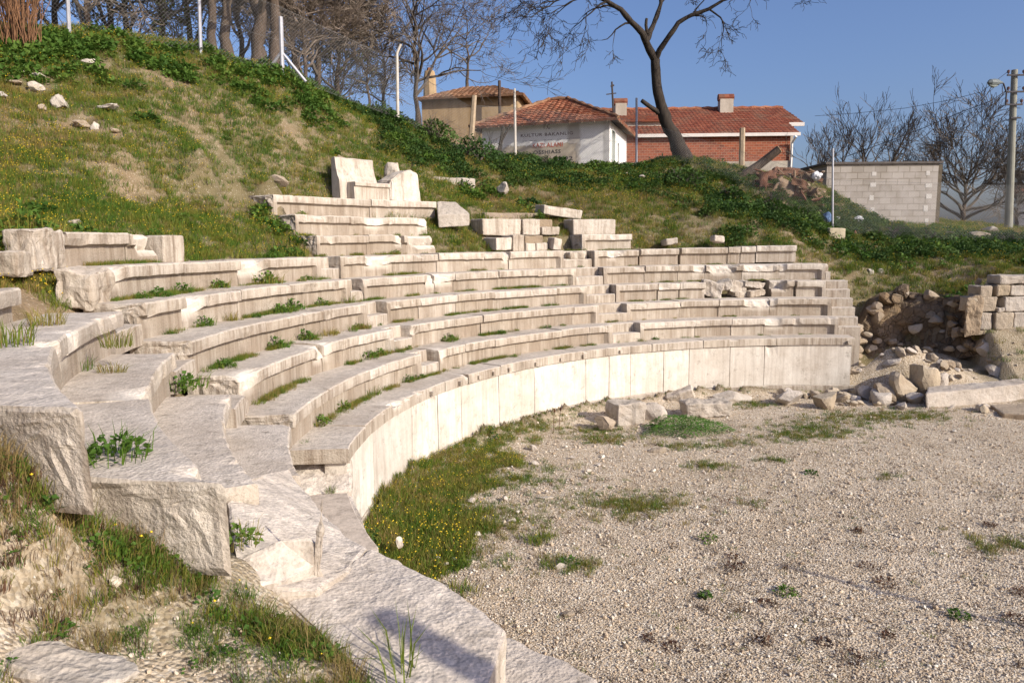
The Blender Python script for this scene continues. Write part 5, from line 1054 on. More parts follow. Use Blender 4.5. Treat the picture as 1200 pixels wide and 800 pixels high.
simple_tree('round_tree', gd(1190, 275, 40), 2.2, .12, 'small bare tree behind the concrete pole', 349, n=9, lev=4, L=1.7, f0=.3, kids=(3, 4), rmin=.009)
# bushes on the bank
for j, (x, y, D, R, H_, txt) in enumerate([(560, 190, 24, 1.1, 1.0, 'dark green bramble bush at the foot of the leaning wooden post'), (510, 175, 23.6, 1.0, .9, 'dark green bramble bush left of the leaning wooden post'), (640, 205, 26, 1.3, .8, 'dark bramble bush in front of the white house lettering'), (700, 208, 26.5, .9, .6, 'green bush at the corner of the white house'), (590, 215, 23.5, .8, .6, 'low bramble bush below the leaning wooden post'), (800, 240, 24.2, .9, .7, 'dark ivy bush on the bank below the leaning bare tree'), (905, 262, 22.6, 1.1, .6, 'dark ivy bush under the debris heap'), (855, 250, 23.4, .7, .5, 'dark green bush on the bank left of the debris heap'), (940, 268, 22.5, .7, .45, 'dark ivy bush right under the debris heap by the metal post'), (1050, 285, 23, .7, .5, 'dark green bush below the block shed wall'), (1025, 292, 22.6, .5, .4, 'small dark bush left below the block shed wall'), (1090, 290, 22.8, .6, .35, 'low dark bush right below the block shed wall'), (1180, 285, 22.5, .8, .4, 'low dark bush on the bank under the concrete pole'), (745, 205, 26.5, .8, .4, 'green bush right of the white house side wall'), (450, 150, 23, .8, .6, 'green bush on the slope by the bent fence post'), (620, 245, 21.5, .4, .3, 'small green bush on the slope above the loose upper blocks')]):
    p = gd(x, y, D); p.z = float(hz(p.x, p.y)) - .05; H_ = H_ * (.5 if 580 < x < 780 else .75); leafy('bush', p, R * .85, H_, int(750 * R), .10, LEAFD if j not in (3, 13) else LEAF, 400 + j, txt)

# ------------------------------------------------------------------ building materials
def tiles(name, a, b, c):
    m = NM(name); w = m.n('TexWhiteNoise'); sn = m.n('Vector' + 'Math'); sn.operation = 'SNAP'; m.l(m.P(), sn.inputs[0]); sn.inputs[1].default_value = (.24, .24, .16); m.l(sn.outputs[0], w.inputs['Vector'])
    base = m.ramp(w.outputs['Value'], [(0, a), (.5, b), (1, c)]); base = m.mix(m.ramp(m.noise(1.2, 5, .7), [(.45, 0.0), (.72, .6)]), base, (.20, .15, .10)); m.col(base); m.bump(m.noise(14, 4, .7), .4, .02); return m.m
TILE_R = tiles('red_roof_tiles', (.15, .045, .028), (.21, .062, .035), (.26, .09, .05)); TILE_O = tiles('orange_roof_tiles', (.19, .07, .038), (.30, .10, .05), (.40, .18, .10)); TILE_B = tiles('old_brown_tiles', (.16, .085, .05), (.26, .13, .07), (.34, .20, .12))
WHITE_ = plain('white_paint', (.76, .74, .70), .8, .08, 3)
def stained(name, a, b, c):
    m = NM(name); base = m.ramp(m.noise(.9, 5, .65), [(.35, a), (.6, b)]); base = m.mix(m.ramp(m.noise(1, 5, .65, stretch=(2.5, 2.5, .5)), [(.5, 0.0), (.7, .6)]), base, c); m.col(base); m.bump(m.noise(9, 5, .7), .5, .02); return m.m
OCHRE = stained('ochre_mud_plaster', (.33, .225, .12), (.42, .30, .17), (.20, .135, .08)); PLAST = stained('grey_render', (.36, .31, .25), (.44, .39, .32), (.26, .22, .17))
# whitewash over tan render: flaked away low on the front
wash = NM('flaking_whitewash'); 
# ------------------------------------------------------------------ house helpers
def tile_roof(name, e0, e1, r0, r1, mat, parent, pitch=.24, rows=.34, amp=.035, thick=.05):
    """a roof slope of barrel tiles: eave e0-e1, ridge r0-r1, corrugated down the slope and stepped by course"""
    e0, e1, r0, r1 = map(Vector, (e0, e1, r0, r1)); nrm = (e1 - e0).cross(r0 - e0 if (r0 - e0).length > .01 else r1 - e0).normalized()
    if nrm.z < 0: nrm = -nrm
    W_ = max((e1 - e0).length, (r1 - r0).length); nu = int(W_ / pitch * 4); sl_ = max((r0 - e0).length, (r1 - e1).length) if (r1 - r0).length > .1 else ((r0 + r1) / 2 - (e0 + e1) / 2).length
    nr = max(3, int(sl_ / rows)); mb = MB(); vs = []; fs = []; ud = (e1 - e0).normalized(); cnt_ = 0
    lines = []
    for j in range(nr):
        for q in (0, 1): lines.append(((j + q) / nr, .035 * (1 - q)))
    for (t, st) in lines:
        a = e0.lerp(r0, t); b = e1.lerp(r1, t)
        for i_ in range(nu + 1):
            p = a.lerp(b, i_ / nu); ph = (p - e0).dot(ud) / pitch; jit_ = mn.noise(Vector((math.floor(ph), round(t * nr), 3.3))) * .02
            vs.append(p + nrm * (amp * abs(math.sin(math.pi * ph)) + st + jit_ * (1 if st else .3)))
    m = nu + 1
    for k in range(len(lines) - 1):
        for i_ in range(nu): fs.append((k * m + i_, k * m + i_ + 1, (k + 1) * m + i_ + 1, (k + 1) * m + i_))
    b0_ = len(vs); low = [e0 - nrm * thick, e1 - nrm * thick, r1 - nrm * thick, r0 - nrm * thick]; vs += low; fs.append((b0_ + 3, b0_ + 2, b0_ + 1, b0_))
    fs.append(tuple([b0_, b0_ + 1] + [i_ for i_ in range(nu, -1, -1)]))
    mb.add(vs, fs); return mb.build(name, mat, parent)
class Fr:
    def __init__(s, o, u): s.o = Vector(o); s.u = Vector((u[0], u[1], 0)).normalized(); s.v = Vector((-s.u.y, s.u.x, 0)); 
    def __call__(s, a, b, z): return s.o + s.u * a + s.v * b + Vector((0, 0, z))
def fbox(fr, name, a0, a1, b0, b1, z0, z1, mat, par):
    mb = MB(); mb.box(fr(a0, b0, z0), fr.u * (a1 - a0), fr.v * (b1 - b0), Vector((0, 0, z1 - z0))); return mb.build(name, mat, par)
def wall_holes(fr, name, a0, a1, b, z0, z1, th, holes, mat, par):
    """a wall along u with rectangular openings; thickness goes back"""
    us = sorted({a0, a1, *[h[0] for h in holes], *[h[1] for h in holes]}); zs = sorted({z0, z1, *[h[2] for h in holes], *[h[3] for h in holes]}); mb = MB()
    for i_ in range(len(us) - 1):
        for j in range(len(zs) - 1):
            cu, cz = (us[i_] + us[i_ + 1]) / 2, (zs[j] + zs[j + 1]) / 2
            if any(h[0] < cu < h[1] and h[2] < cz < h[3] for h in holes): continue
            mb.box(fr(us[i_], b, zs[j]), fr.u * (us[i_ + 1] - us[i_]), fr.v * th, Vector((0, 0, zs[j + 1] - zs[j])))
    return mb.build(name, mat, par)

# ---- white lettered house
N0 = gd(714, 199, 30); fr = Fr(N0, (.955, -.296)); LF, LS = 5.35, 4.6; ez = gd(714, 141, 30).z - N0.z
h2 = empty('white_house', N0, 'small white house with orange tiled hip roof and red and black lettering on its front', 'house')
# front wall material: whitewash flaked off below a ragged line and at a stain
tc = wash.n('TexCoord'); mpn = wash.n('Mapping'); mpn.vector_type = 'POINT'; sx = wash.n('SeparateXYZ'); wash.l(tc.outputs['Object'], sx.inputs[0])
ua = wash.math('ADD', wash.math('MULTIPLY', sx.outputs[0], fr.u.x), wash.math('MULTIPLY', sx.outputs[1], fr.u.y))
rag = wash.math('ADD', sx.outputs[2], wash.math('MULTIPLY', wash.math('SUBTRACT', wash.noise(1.6, 6, .7), .5), .7))
low = wash.ramp(wash.math('MULTIPLY', rag, .4), [(.425, 1.0), (.435, 0.0)])            # below about 1.05 m
rt_ = wash.math('ADD', ua, wash.math('MULTIPLY', wash.math('SUBTRACT', wash.noise(1.3, 5, .7), .5), .5))
keep = wash.ramp(wash.math('ADD', wash.math('MULTIPLY', rt_, .1), .5), [(.365, 1.0), (.372, 0.0)])      # left of about -1.3
flake = wash.math('MULTIPLY', low, keep)
stn = wash.math('MULTIPLY', wash.ramp(wash.math('ADD', wash.math('MULTIPLY', rt_, .1), .5), [(.325, 0.0), (.34, 1.0), (.375, 1.0), (.385, 0.0)]), .8)
wc = wash.mix(wash.ramp(wash.noise(2.5, 5, .7), [(.4, 0.0), (.75, .45)]), (.74, .72, .69), (.50, .47, .43)); wc = wash.mix(stn, wc, (.36, .31, .26))
tan_ = wash.ramp(wash.noise(1.3, 5, .7), [(.3, (.34, .275, .20)), (.7, (.48, .41, .32))]); wash.col(wash.mix(flake, wc, tan_)); wash.bump(wash.math('ADD', wash.math('MULTIPLY', flake, -1.0), wash.math('MULTIPLY', wash.noise(12, 5, .7), .4)), .5, .02)
fbox(fr, 'wall', -LF, -.003, 0, .25, -.8, ez, wash.m, h2)
# side wall faces right: along v
frs = Fr(N0, (fr.v.x, fr.v.y))                      # u of this frame runs back along the side
wall_holes(frs, 'wall', .0, LS, -.0, -.8, ez, .25, [(.45, 1.25, -.8, 1.62), (2.05, 2.5, .5, 1.3)], WHITE_, h2)
fbox(fr, 'wall', -LF, 0, LS - .25, LS - .005, -.8, ez - .01, WHITE_, h2); fbox(fr, 'wall', -LF + .003, -LF + .25, .253, LS - .26, -.8, ez - .01, PLAST, h2)
GREEN = plain('green_door_paint', (.035, .13, .075), .6, .2, 4); DARK = plain('dark_glass', (.02, .022, .025), .2, .1)
dr_o = fbox(frs, 'door', .47, 1.23, .10, .14, -.78, 1.6, GREEN, h2)
mb = MB(); mb.box(frs(.40, -.03, -.78), frs.u * .05, frs.v * .08, Vector((0, 0, 2.45))); mb.box(frs(1.25, -.03, -.78), frs.u * .05, frs.v * .08, Vector((0, 0, 2.45))); mb.box(frs(.40, -.03, 1.62), frs.u * .9, frs.v * .08, Vector((0, 0, .06))); mb.build('frame', WHITE_, dr_o)
wn = fbox(frs, 'window', 2.06, 2.49, .12, .15, .51, 1.29, DARK, h2); mb = MB(); mb.box(frs(2.0, -.04, .44), frs.u * .55, frs.v * .1, Vector((0, 0, .05))); mb.build('sill', WHITE_, wn)
ov = .42; zr = ez + 1.33; e = lambda a, b: fr(a, b, ez - .03)
ap0, ap1 = fr(-LF * .5 - .35, LS * .5, zr), fr(-LF * .5 + .45, LS * .5, zr)
EA, EB, EC, ED = e(-LF - ov, -ov), e(ov, -ov), e(ov, LS + ov), e(-LF - ov, LS + ov)
rf2 = tile_roof('roof', EA, EB, ap0, ap1, TILE_O, h2); tile_roof('roof', EB, EC, ap1, ap1, TILE_O, h2); tile_roof('roof', EC, ED, ap1, ap0, TILE_O, h2); tile_roof('roof', ED, EA, ap0, ap0, TILE_O, h2)
mb = MB()
for a, b in ((EA, ap0), (EB, ap1), (EC, ap1), (ap0, ap1)):
    n_ = int((b - a).length / .3); mb.tube([a.lerp(b, i_ / n_) + Vector((0, 0, .05 + .03 * (i_ % 2))) for i_ in range(n_ + 1)], [.09 if i_ % 2 else .075 for i_ in range(n_ + 1)], 7)
mb.build('ridge_tiles', TILE_B, h2)
mb = MB(); L_ = [(EA, EB), (EB, EC)]
for a, b in L_:
    for i_ in range(int((b - a).length / .5)):
        q = a.lerp(b, (i_ + .5) * .5 / (b - a).length); inw = (ap0.lerp(ap1, .5) - q); inw.z = 0; inw.normalize(); mb.tube([q + Vector((0, 0, -.06)), q + inw * .5 + Vector((0, 0, .10))], .035, 4)
mb.build('rafters', plain('old_wood', (.16, .115, .075), .9, .3, 5), h2)
def letters(txt, x0, x1, y0, y1, col):
    """painted lettering on the front wall; corners taken from sight lines onto the wall plane"""
    def onw(px, py):
        r = ray(px, py); n = -fr.v; t = (N0 - CAM).dot(n) / r.dot(n); p = CAM + r * t - N0; return p.dot(fr.u), p.z
    ua0, za0 = onw(x0, y1); ua1, za1 = onw(x1, y0)
    cu = bpy.data.curves.new('lettering', 'FONT'); cu.body = txt; cu.size = 1; cu.extrude = .002; cu.space_character = 1.12; cu.offset = .012; cu.resolution_u = 2
    o = bpy.data.objects.new('lettering', cu); COL.objects.link(o); bpy.context.view_layer.update(); w = o.dimensions.x or 1; tm = bpy.data.meshes.new_from_object(o.evaluated_get(bpy.context.evaluated_depsgraph_get())); bpy.data.objects.remove(o); tm.materials.clear(); tm.materials.append(col); o = bpy.data.objects.new('lettering', tm); COL.objects.link(o)
    o.scale = ((ua1 - ua0) / w, (za1 - za0) / .70, 1); o.parent = h2
    R = Matrix((fr.u, Vector((0, 0, 1)), -fr.v)).transposed(); o.rotation_euler = R.to_euler(); o.location = fr(ua0, -.006, za0) - N0
INK = plain('dark_red_brown_paint', (.10, .055, .05), .9, .25, 8); REDP = plain('red_paint', (.45, .10, .05), .9, .25, 8); BLK = plain('black_paint', (.045, .04, .04), .9, .3, 8)
letters('T.C.', 636, 646, 145, 151.5, INK); letters('KULTUR BAKANLIG', 610, 671, 154, 161, INK); letters('M ZE   EN  M  R', 612, 668, 163, 165.5, BLK)
letters('KAZI ALANI', 624, 659, 166.5, 173.5, REDP); letters('OSSHIASS', 625, 657, 175, 181, BLK); letters('95/92', 648, 671, 183, 188.5, BLK)

# ---- ochre house behind
N1 = gd(607, 175, 36); fr1 = Fr(N1, (.985, -.17)); ez1 = gd(607, 111, 36).z - N1.z; L1 = 4.7
h1 = empty('ochre_house', N1, 'old ochre mud plastered house with a brown tiled roof behind the white house', 'house')
fbox(fr1, 'wall', -L1, 0, 0, 4, -1.5, ez1, OCHRE, h1)
ov = .38; e = lambda a, b: fr1(a, b, ez1 - .06); a0, a1 = fr1(-L1 * .5 - .5, 2, ez1 + .85), fr1(-L1 * .5 + .8, 2, ez1 + .85); A_1, B_1, C_1, D_1 = e(-L1 - ov * .3, -ov), e(ov * .9, -ov), e(ov * .9, 4 + ov), e(-L1 - ov * .3, 4 + ov)
for q in ((A_1, B_1, a0, a1), (B_1, C_1, a1, a1), (C_1, D_1, a1, a0), (D_1, A_1, a0, a0)): tile_roof('roof', *q, TILE_B, h1, pitch=.26, amp=.05)
mb = MB(); mb.tube([fr1(-L1 + .15, 1, ez1 + .1), fr1(-L1 + .15, 1, ez1 + 1.2), fr1(-L1 + .15, 1, ez1 + 1.5)], [.34, .30, .24], 8); ch = mb.build('chimney', OCHRE, h1); mb = MB(); mb.tube([fr1(-L1 + .15, 1, ez1 + 1.5), fr1(-L1 + .15, 1, ez1 + 1.66)], [.15, .12], 7); mb.build('chimney_pot', TILE_B, ch)
mb = MB(); mb.tube([fr1(-.75, -.6, ez1 - 1.0), fr1(-.75, -.6, ez1 + .55)], .07, 7); mb.build('stove_pipe', plain('rusty_iron', (.07, .05, .04), .7, .3), h1)
# ---- long red house
BRK = NM('red_brick'); bt_ = BRK.n('TexBrick'); mp_ = BRK.n('Mapping'); BRK.l(BRK.P(), mp_.inputs[0]); mp_.inputs['Rotation'].default_value = (rad(90), 0, 0); BRK.l(mp_.outputs[0], bt_.inputs[0]); bt_.inputs['Scale'].default_value = 2.0
bt_.inputs['Color1'].default_value = (.32, .085, .04, 1); bt_.inputs['Color2'].default_value = (.17, .05, .03, 1); bt_.inputs['Mortar'].default_value = (.30, .19, .13, 1); bt_.inputs['Mortar Size'].default_value = .022
BRK.col(BRK.mix(BRK.ramp(BRK.noise(.8, 4, .6), [(.45, 0.0), (.7, .5)]), bt_.outputs['Color'], (.34, .13, .075))); BRK.bump(bt_.outputs['Fac'], .3, .01)
N3 = gd(925, 198, 38); fr3 = Fr(N3, (1, .0)); L3 = 9.6; ez3 = gd(925, 159, 38).z - N3.z; zr3 = gd(925, 127, 42).z - N3.z
h3 = empty('red_house', N3, 'long single storey red brick house with a red tiled gable roof and white gutter', 'house')
fbox(fr3, 'wall', -L3, 0, 0, .25, -1, ez3 + .05, BRK.m, h3); fbox(fr3, 'wall', -L3, .0, 7.7, 7.95, -1, ez3, PLAST, h3); fbox(fr3, 'wall', .0, .75, 1.6, 1.85, -1, ez3 + .75, PLAST, h3)
mb = MB(); pz = lambda b: (ez3 + .05) + (zr3 - ez3 - .1) * (1 - abs(b - 4) / 4); prof = [(0.26, -1), (7.69, -1), (7.69, pz(7.69) - .05), (4, zr3 - .12), (.26, pz(.26) - .05)]
vs = [fr3(x, b, z) for x in (-.25, -.003) for b, z in prof]; n5 = 5; mb.add(vs, [tuple(range(5))[::-1], tuple(range(5, 10))] + [(k, (k + 1) % 5, 5 + (k + 1) % 5, 5 + k) for k in range(5)]); mb.build('gable_wall', plain('old_planks', (.22, .16, .11), .9, .3, 6), h3)
fbox(fr3, 'plinth', -L3, 0.01, -.06, -.003, -1, .40, PLAST, h3)
sl3 = (zr3 - ez3) / 4.45; rz = lambda b: ez3 + sl3 * (b + .45)
tile_roof('roof', fr3(-L3 - .3, -.16, rz(-.16)), fr3(.36, -.16, rz(-.16)), fr3(-L3 - .3, 4, zr3), fr3(.36, 4, zr3), TILE_R, h3, pitch=.21, rows=.36, amp=.03)
tile_roof('roof', fr3(.36, 1.45, rz(1.45)), fr3(1.15, 1.45, rz(1.45)), fr3(.36, 4, zr3), fr3(1.0, 4, zr3), TILE_R, h3, pitch=.21, rows=.36, amp=.03)
tile_roof('roof', fr3(1.0, 8.45, rz(-.45)), fr3(-L3 - .3, 8.45, rz(-.45)), fr3(1.0, 4, zr3), fr3(-L3 - .3, 4, zr3), TILE_R, h3, pitch=.21, rows=.36, amp=.03)
mb = MB(); n_ = 34; mb.tube([fr3(-L3 - .3 + (L3 + 1.3) * i_ / n_, 4, zr3 + .03 + .03 * (i_ % 2)) for i_ in range(n_ + 1)], [.10 if i_ % 2 else .085 for i_ in range(n_ + 1)], 7); mb.build('ridge_tiles', TILE_O, h3)
GUT = plain('pale_gutter', (.62, .57, .52), .6, .1, 3)
fbox(fr3, 'gutter', -L3 - .3, .40, -.28, -.17, rz(-.16) - .17, rz(-.16) - .01, GUT, h3); fbox(fr3, 'fascia', .40, 1.2, 1.33, 1.44, rz(1.45) - .2, rz(1.45) - .01, GUT, h3)
mb = MB(); mb.tube([fr3(.10, -.5, rz(-.45) - .1), fr3(.04, -.12, rz(-.45) - .4), fr3(.02, -.11, -.5), fr3(-.06, -.2, -.62)], .055, 7); mb.build('downpipe', WHITE_, h3)
for (px, pyt, pyb, D, wd_) in ((850, 112, 126, 41.5, .72), (727, 117, 134, 41.0, .6)):
    t_, b_ = gd(px, pyt, D), gd(px, pyb + 8, D); mb = MB(); mb.box((b_.x - wd_ / 2, b_.y - .25, b_.z), (wd_, 0, 0), (0, .5, 0), (0, 0, t_.z - b_.z - .22)); c = mb.build('chimney', PLAST, h3)
    mb = MB(); mb.tube([(b_.x - wd_ / 2 - .06, b_.y, t_.z - .12), (b_.x + wd_ / 2 + .06, b_.y, t_.z - .12)], [.2, .2], 8); mb.build('chimney_cap', TILE_R, c)
dm = gd(735, 152, 39.2); mb = MB(); mb.box((dm.x - .1, dm.y - .2, dm.z - .55), (1.9, 0, 0), (0, 1.2, 0), (0, 0, .95)); d_o = mb.build('dormer', PLAST, h3); tile_roof('dormer_roof', dm + Vector((-.3, -.4, .38)), dm + Vector((2.0, -.4, .38)), dm + Vector((-.3, 1.6, .95)), dm + Vector((2.0, 1.6, .95)), TILE_R, d_o)
for j, (px, y0, y1, D) in enumerate([(719, 96, 135, 34.5)]):
    b_, t_ = gd(px, y1, D), gd(px - 2, y0, D); mb = MB(); mb.tube([b_, t_], [.05, .04], 6); mb.tube([t_ + Vector((-.25, 0, -.55)), t_ + Vector((.2, 0, -.5))], .03, 4); mb.tube([t_ + Vector((-.05, 0, -.2)), t_ + Vector((.1, 0, -.15))], .05, 4); tag(mb.build('antenna_pole', plain('pole_iron', (.06, .05, .045), .7, .2), origin=b_), 'thin dark aerial pole rising behind the white house roof', 'pole')
# ---- concrete block shed
BLKM = NM('concrete_block'); b_t = BLKM.n('TexBrick'); mp_ = BLKM.n('Mapping'); BLKM.l(BLKM.P(), mp_.inputs[0]); mp_.inputs['Rotation'].default_value = (rad(90), 0, 0); BLKM.l(mp_.outputs[0], b_t.inputs[0]); b_t.inputs['Scale'].default_value = 1.0; b_t.inputs['Brick Width'].default_value = .42; b_t.inputs['Row Height'].default_value = .225
b_t.inputs['Color1'].default_value = (.34, .305, .265, 1); b_t.inputs['Color2'].default_value = (.255, .225, .19, 1); b_t.inputs['Mortar'].default_value = (.20, .17, .135, 1); b_t.inputs['Mortar Size'].default_value = .016
wsm = BLKM.ramp(BLKM.noise(.7, 4, .7), [(.45, 0.0), (.62, .55)]); BLKM.col(BLKM.mix(wsm, b_t.outputs['Color'], (.40, .365, .335))); BLKM.bump(BLKM.math('ADD', b_t.outputs['Fac'], BLKM.noise(18, 4, .7)), .45, .015)
N4 = gd(966, 266, 27); fr4 = Fr(N4, (1, 0.02)); L4 = (gd(1097, 266, 27) - N4).length; hz4 = gd(966, 193, 27).z - N4.z
h4 = empty('block_shed', N4, 'grey concrete block shed with a thin dark flat roof beside the utility pole', 'shed')
fbox(fr4, 'wall', 0, L4, 0, .2, .02, hz4, BLKM.m, h4); fbox(fr4, 'wall', 0, .2, .203, 3.2, -.3, hz4, BLKM.m, h4); fbox(fr4, 'wall', L4 - .2, L4 - .003, .203, 3.2, -.3, hz4, BLKM.m, h4); fbox(fr4, 'wall', .2, L4 - .2, 3.0, 3.2, -.3, hz4, BLKM.m, h4)
fbox(fr4, 'roof', -.08, L4 + .12, -.08, 3.3, hz4 + .002, hz4 + .08, plain('tar_paper', (.10, .085, .075), .9, .3), h4)
LIME = plain('lime_smear', (.47, .44, .405), .9, .12, 8)
for uu in (1.62, L4 - .42):
    for k in range(5): fbox(fr4, 'mortar_smear', uu + rng.uniform(-.05, .05), uu + .15 + rng.uniform(-.08, .08), -.010, -.001, hz4 - .40 - k * .42 + rng.uniform(-.05, .03), hz4 - .25 - k * .42 + rng.uniform(-.04, .04), LIME, h4)
fbox(fr4, 'post', L4 + .06, L4 + .2, .1, .25, -.3, hz4 - .02, plain('weathered_timber', (.11, .09, .065), .9, .3), h4)
for k in range(2):
    for j in range(16):
        o = outline_stone('footing_stone', [fr4(.55 + (L4 - .7) * (j + a) / 16, b, -.02 - .17 * k) for a, b in ((.02, -.07), (.96, -.07), (.97, .24), (.03, .24))], .165, [YS, BS, RS][(j + k) % 3], None, None, None, 600 + j + 20 * k, .025, .12, .03); o.parent = h4; o.location = Vector(o.location) - N4
# ---- little house at the far right
N5 = gd(1189, 268, 40); h5 = empty('small_house', N5, 'pale house with red tiled eave cut by the right picture edge', 'house'); fr5 = Fr(N5, (.80, -.60))
fbox(fr5, 'wall', 0, 6, 0, 5, -1, 2.0, WHITE_, h5); tile_roof('roof', fr5(-.6, -.6, 1.9), fr5(6.6, -.6, 1.9), fr5(1.5, 2.5, 3.2), fr5(4.5, 2.5, 3.2), TILE_R, h5); tile_roof('roof', fr5(-.6, 5.6, 1.9), fr5(-.6, -.6, 1.9), fr5(1.5, 2.5, 3.2), fr5(1.5, 2.5, 3.2), TILE_R, h5); tile_roof('roof', fr5(6.6, 5.6, 1.9), fr5(-.6, 5.6, 1.9), fr5(4.5, 2.5, 3.2), fr5(1.5, 2.5, 3.2), TILE_R, h5); tile_roof('roof', fr5(6.6, -.6, 1.9), fr5(6.6, 5.6, 1.9), fr5(4.5, 2.5, 3.2), fr5(4.5, 2.5, 3.2), TILE_R, h5)

# ------------------------------------------------------------------ chain link fence
STEEL = plain('galvanised_steel', (.40, .40, .42), .5, .12, 5, .3); CONC = plain('concrete_post', (.50, .46, .40), .9, .15, 6); WOODP = plain('grey_wood_post', (.36, .28, .19), .9, .25, 6); WIREM = plain('fence_wire', (.20, .20, .20), .6, .2, 3, .4)
FP = [(-60, 60, -15, 15.5, 's'), (81, 46, -8, 16.2, 's'), (235, 64, -8, 18, 's'), (331, 88, 20, 19.5, 'b'), (466, 138, 52, 23, 'h'), (549, 185, 112, 24.5, 'w'), (604, 182, 104, 27, 'h'), (746, 195, 115, 27.6, 's'), (976, 276, 174, 22.6, 's'), (1260, 285, 180, 22.5, 's')]
def fence(FPs, label):
    b0_ = gd(FPs[0][0], FPs[0][1], FPs[0][3]); f = empty('chain_link_fence', b0_, label, 'fence'); P = []
    for (px, yb, yt, D, k) in FPs:
        b = gd(px, yb + 3, D); t = gd({'w': px + 7, 'h': px - 1}.get(k, px - 2 if px < 400 else px), yt, D); P.append((b, t)); mb = MB()
        if k == 'h': mb.tube([b - Vector((0, 0, .3)), b.lerp(t, .8), b.lerp(t, .88), t + Vector((.12 if px < 500 else 0, 0, 0))], [.05, .045, .04, .035], 8)
        elif k == 'w': mb.tube([b - Vector((0, 0, .3)), b.lerp(t, .5) + Vector((.02, 0, 0)), t], [.10, .09, .08], 6)
        else: mb.tube([b - Vector((0, 0, .3)), t], (.042 if px < 900 else .032) if k != 'b' else .055, 8)
        o = mb.build('fence_post', WOODP if k == 'w' else (STEEL if k != 'h' else CONC), f)
        if k == 'w': o['label'] = 'leaning wooden fence post'
        if k == 'b':
            m_ = b.lerp(t, .42)
            for dx in (-.55, .58): mb = MB(); mb.tube([m_, Vector((b.x + dx, b.y + .05, b.z + (.0 if dx < 0 else -.1)))], .038, 7); mb.build('brace', STEEL, o)
    mb = MB(); wr = .0017
    for (b0, t0), (b1, t1) in zip(P[:-1], P[1:]):
        w = (b1 - b0).length; h = 1.7; 
        if w < .5: continue
        def pt(u, v): return b0.lerp(b1, u / w) + Vector((0, 0, v + .05))
        st_ = .085; n_ = int((w + h) / st_)
        for i_ in range(n_):
            c = i_ * st_
            for sg in (1, -1):
                u0 = max(0, c - h); u1 = min(w, c)
                if u1 - u0 < .02: continue
                a_, b_ = (pt(u0, c - u0), pt(u1, c - u1)) if sg == 1 else (pt(w - u0, c - u0), pt(w - u1, c - u1)); mb.tube([a_, b_], wr, 3, cap=False)
        for v in (.02, .85, 1.68): mb.tube([pt(0, v), pt(w, v)], .003, 3, cap=False)
    mb.build('wire_mesh', WIREM, f)
fence(FP, 'long chain link fence on mixed posts along the top of the slope before the houses')
for (px, yb, yt, D, lab) in [(697, 0, 0, 0, '')][:0]: pass
mb = MB(); b, t = gd(584, 186, 28.4), gd(590, 148, 28.4); mb.tube([b, b.lerp(t, .55), t], [.09, .07, .06], 7); mb.tube([b.lerp(t, .55), b.lerp(t, .95) + Vector((.28, 0, .1))], [.06, .05], 6); tag(mb.build('dead_stump', BARK.m, origin=b), 'dark forked dead stump standing in front of the white house', 'stump')
b = gd(869, 205, 31); mb = MB(); mb.tube([b, gd(870, 150, 31)], [.12, .11], 6); tag(mb.build('wooden_post', WOODP, origin=b), 'upright grey wooden post in front of the red brick wall', 'post')
b = gd(865, 210, 26); mb = MB(); mb.tube([b, gd(890, 193, 26), gd(913, 175, 25.8)], [.16, .15, .14], 8); lo = mb.build('felled_log', BARKG.m, origin=b); tag(lo, 'felled log leaning up to the right above the debris heap', 'log')
t_ = gd(913, 175, 25.8); mb = MB(); mb.tube([t_, t_ + (t_ - b).normalized() * .012], [.139, .135], 9); mb.build('cut_end', plain('cut_wood', (.48, .36, .22), .9, .15), lo)
box_stone('post_footing', hit(977, 280), (.5, .4, .4), .1, 640, plain('tan_concrete', (.42, .36, .25), .9, .2, 8), 'tan concrete footing under the metal post by the debris', 'footing', sink=.1)

# ------------------------------------------------------------------ utility pole, lamp, wires
pb, pt_ = gd(1181, 285, 30), gd(1189, 82, 30)
up_ = empty('utility_pole', pb, 'tapered concrete utility pole with iron brackets near the right picture edge', 'utility pole'); CP = plain('pole_concrete', (.25, .245, .20), .85, .12, 4); IRON = plain('bracket_iron', (.05, .045, .05), .6, .2); INS = plain('insulator', (.12, .07, .06), .3, .2)
mb = MB(); mb.tube([pb, pt_], [.155, .11], 14); mb.build('pole', CP, up_, smooth=False)
ax = (pt_ - pb)
for f, a, b in ((.965, -.40, .28), (.872, -.38, .3), (.80, -.42, .24), (.725, -.2, .2)):
    c = pb + ax * f; mb = MB(); mb.box(c + Vector((a, -.2, -.03)), (b - a, 0, 0), (0, .05, 0), (0, 0, .06)); br = mb.build('crossarm', IRON, up_)
    if f > .75:
        for x_ in (a + .04, b - .04): mb = MB(); q = c + Vector((x_, -.175, .03)); mb.tube([q, q + Vector((0, 0, .05)), q + Vector((0, 0, .06)), q + Vector((0, 0, .14)), q + Vector((0, 0, .17))], [.02, .02, .05, .055, .02], 8); mb.build('insulator', INS, br)
la = gd(1176, 100, 29.8); sl_ = empty('street_lamp', la, 'grey street lamp head on a short bent arm fixed to the concrete pole', 'street lamp'); q0 = pb + ax * .80 + Vector((-.42, -.18, 0))
mb = MB(); mb.tube([q0, q0 + Vector((0, 0, .45)), gd(1176, 98, 29.8), gd(1172, 96.5, 29.8)], .03, 7); mb.build('arm', IRON, sl_)
mb = MB(); e1 = gd(1174, 97, 29.8); e2 = gd(1158, 96.5, 29.5); mb.tube([e1, e1.lerp(e2, .2), e1.lerp(e2, .3), e1.lerp(e2, .6), e1.lerp(e2, .85), e2], [.05, .06, .12, .14, .12, .03], 10); hd = mb.build('lamp_head', plain('lamp_grey', (.14, .16, .16), .5, .1), sl_)
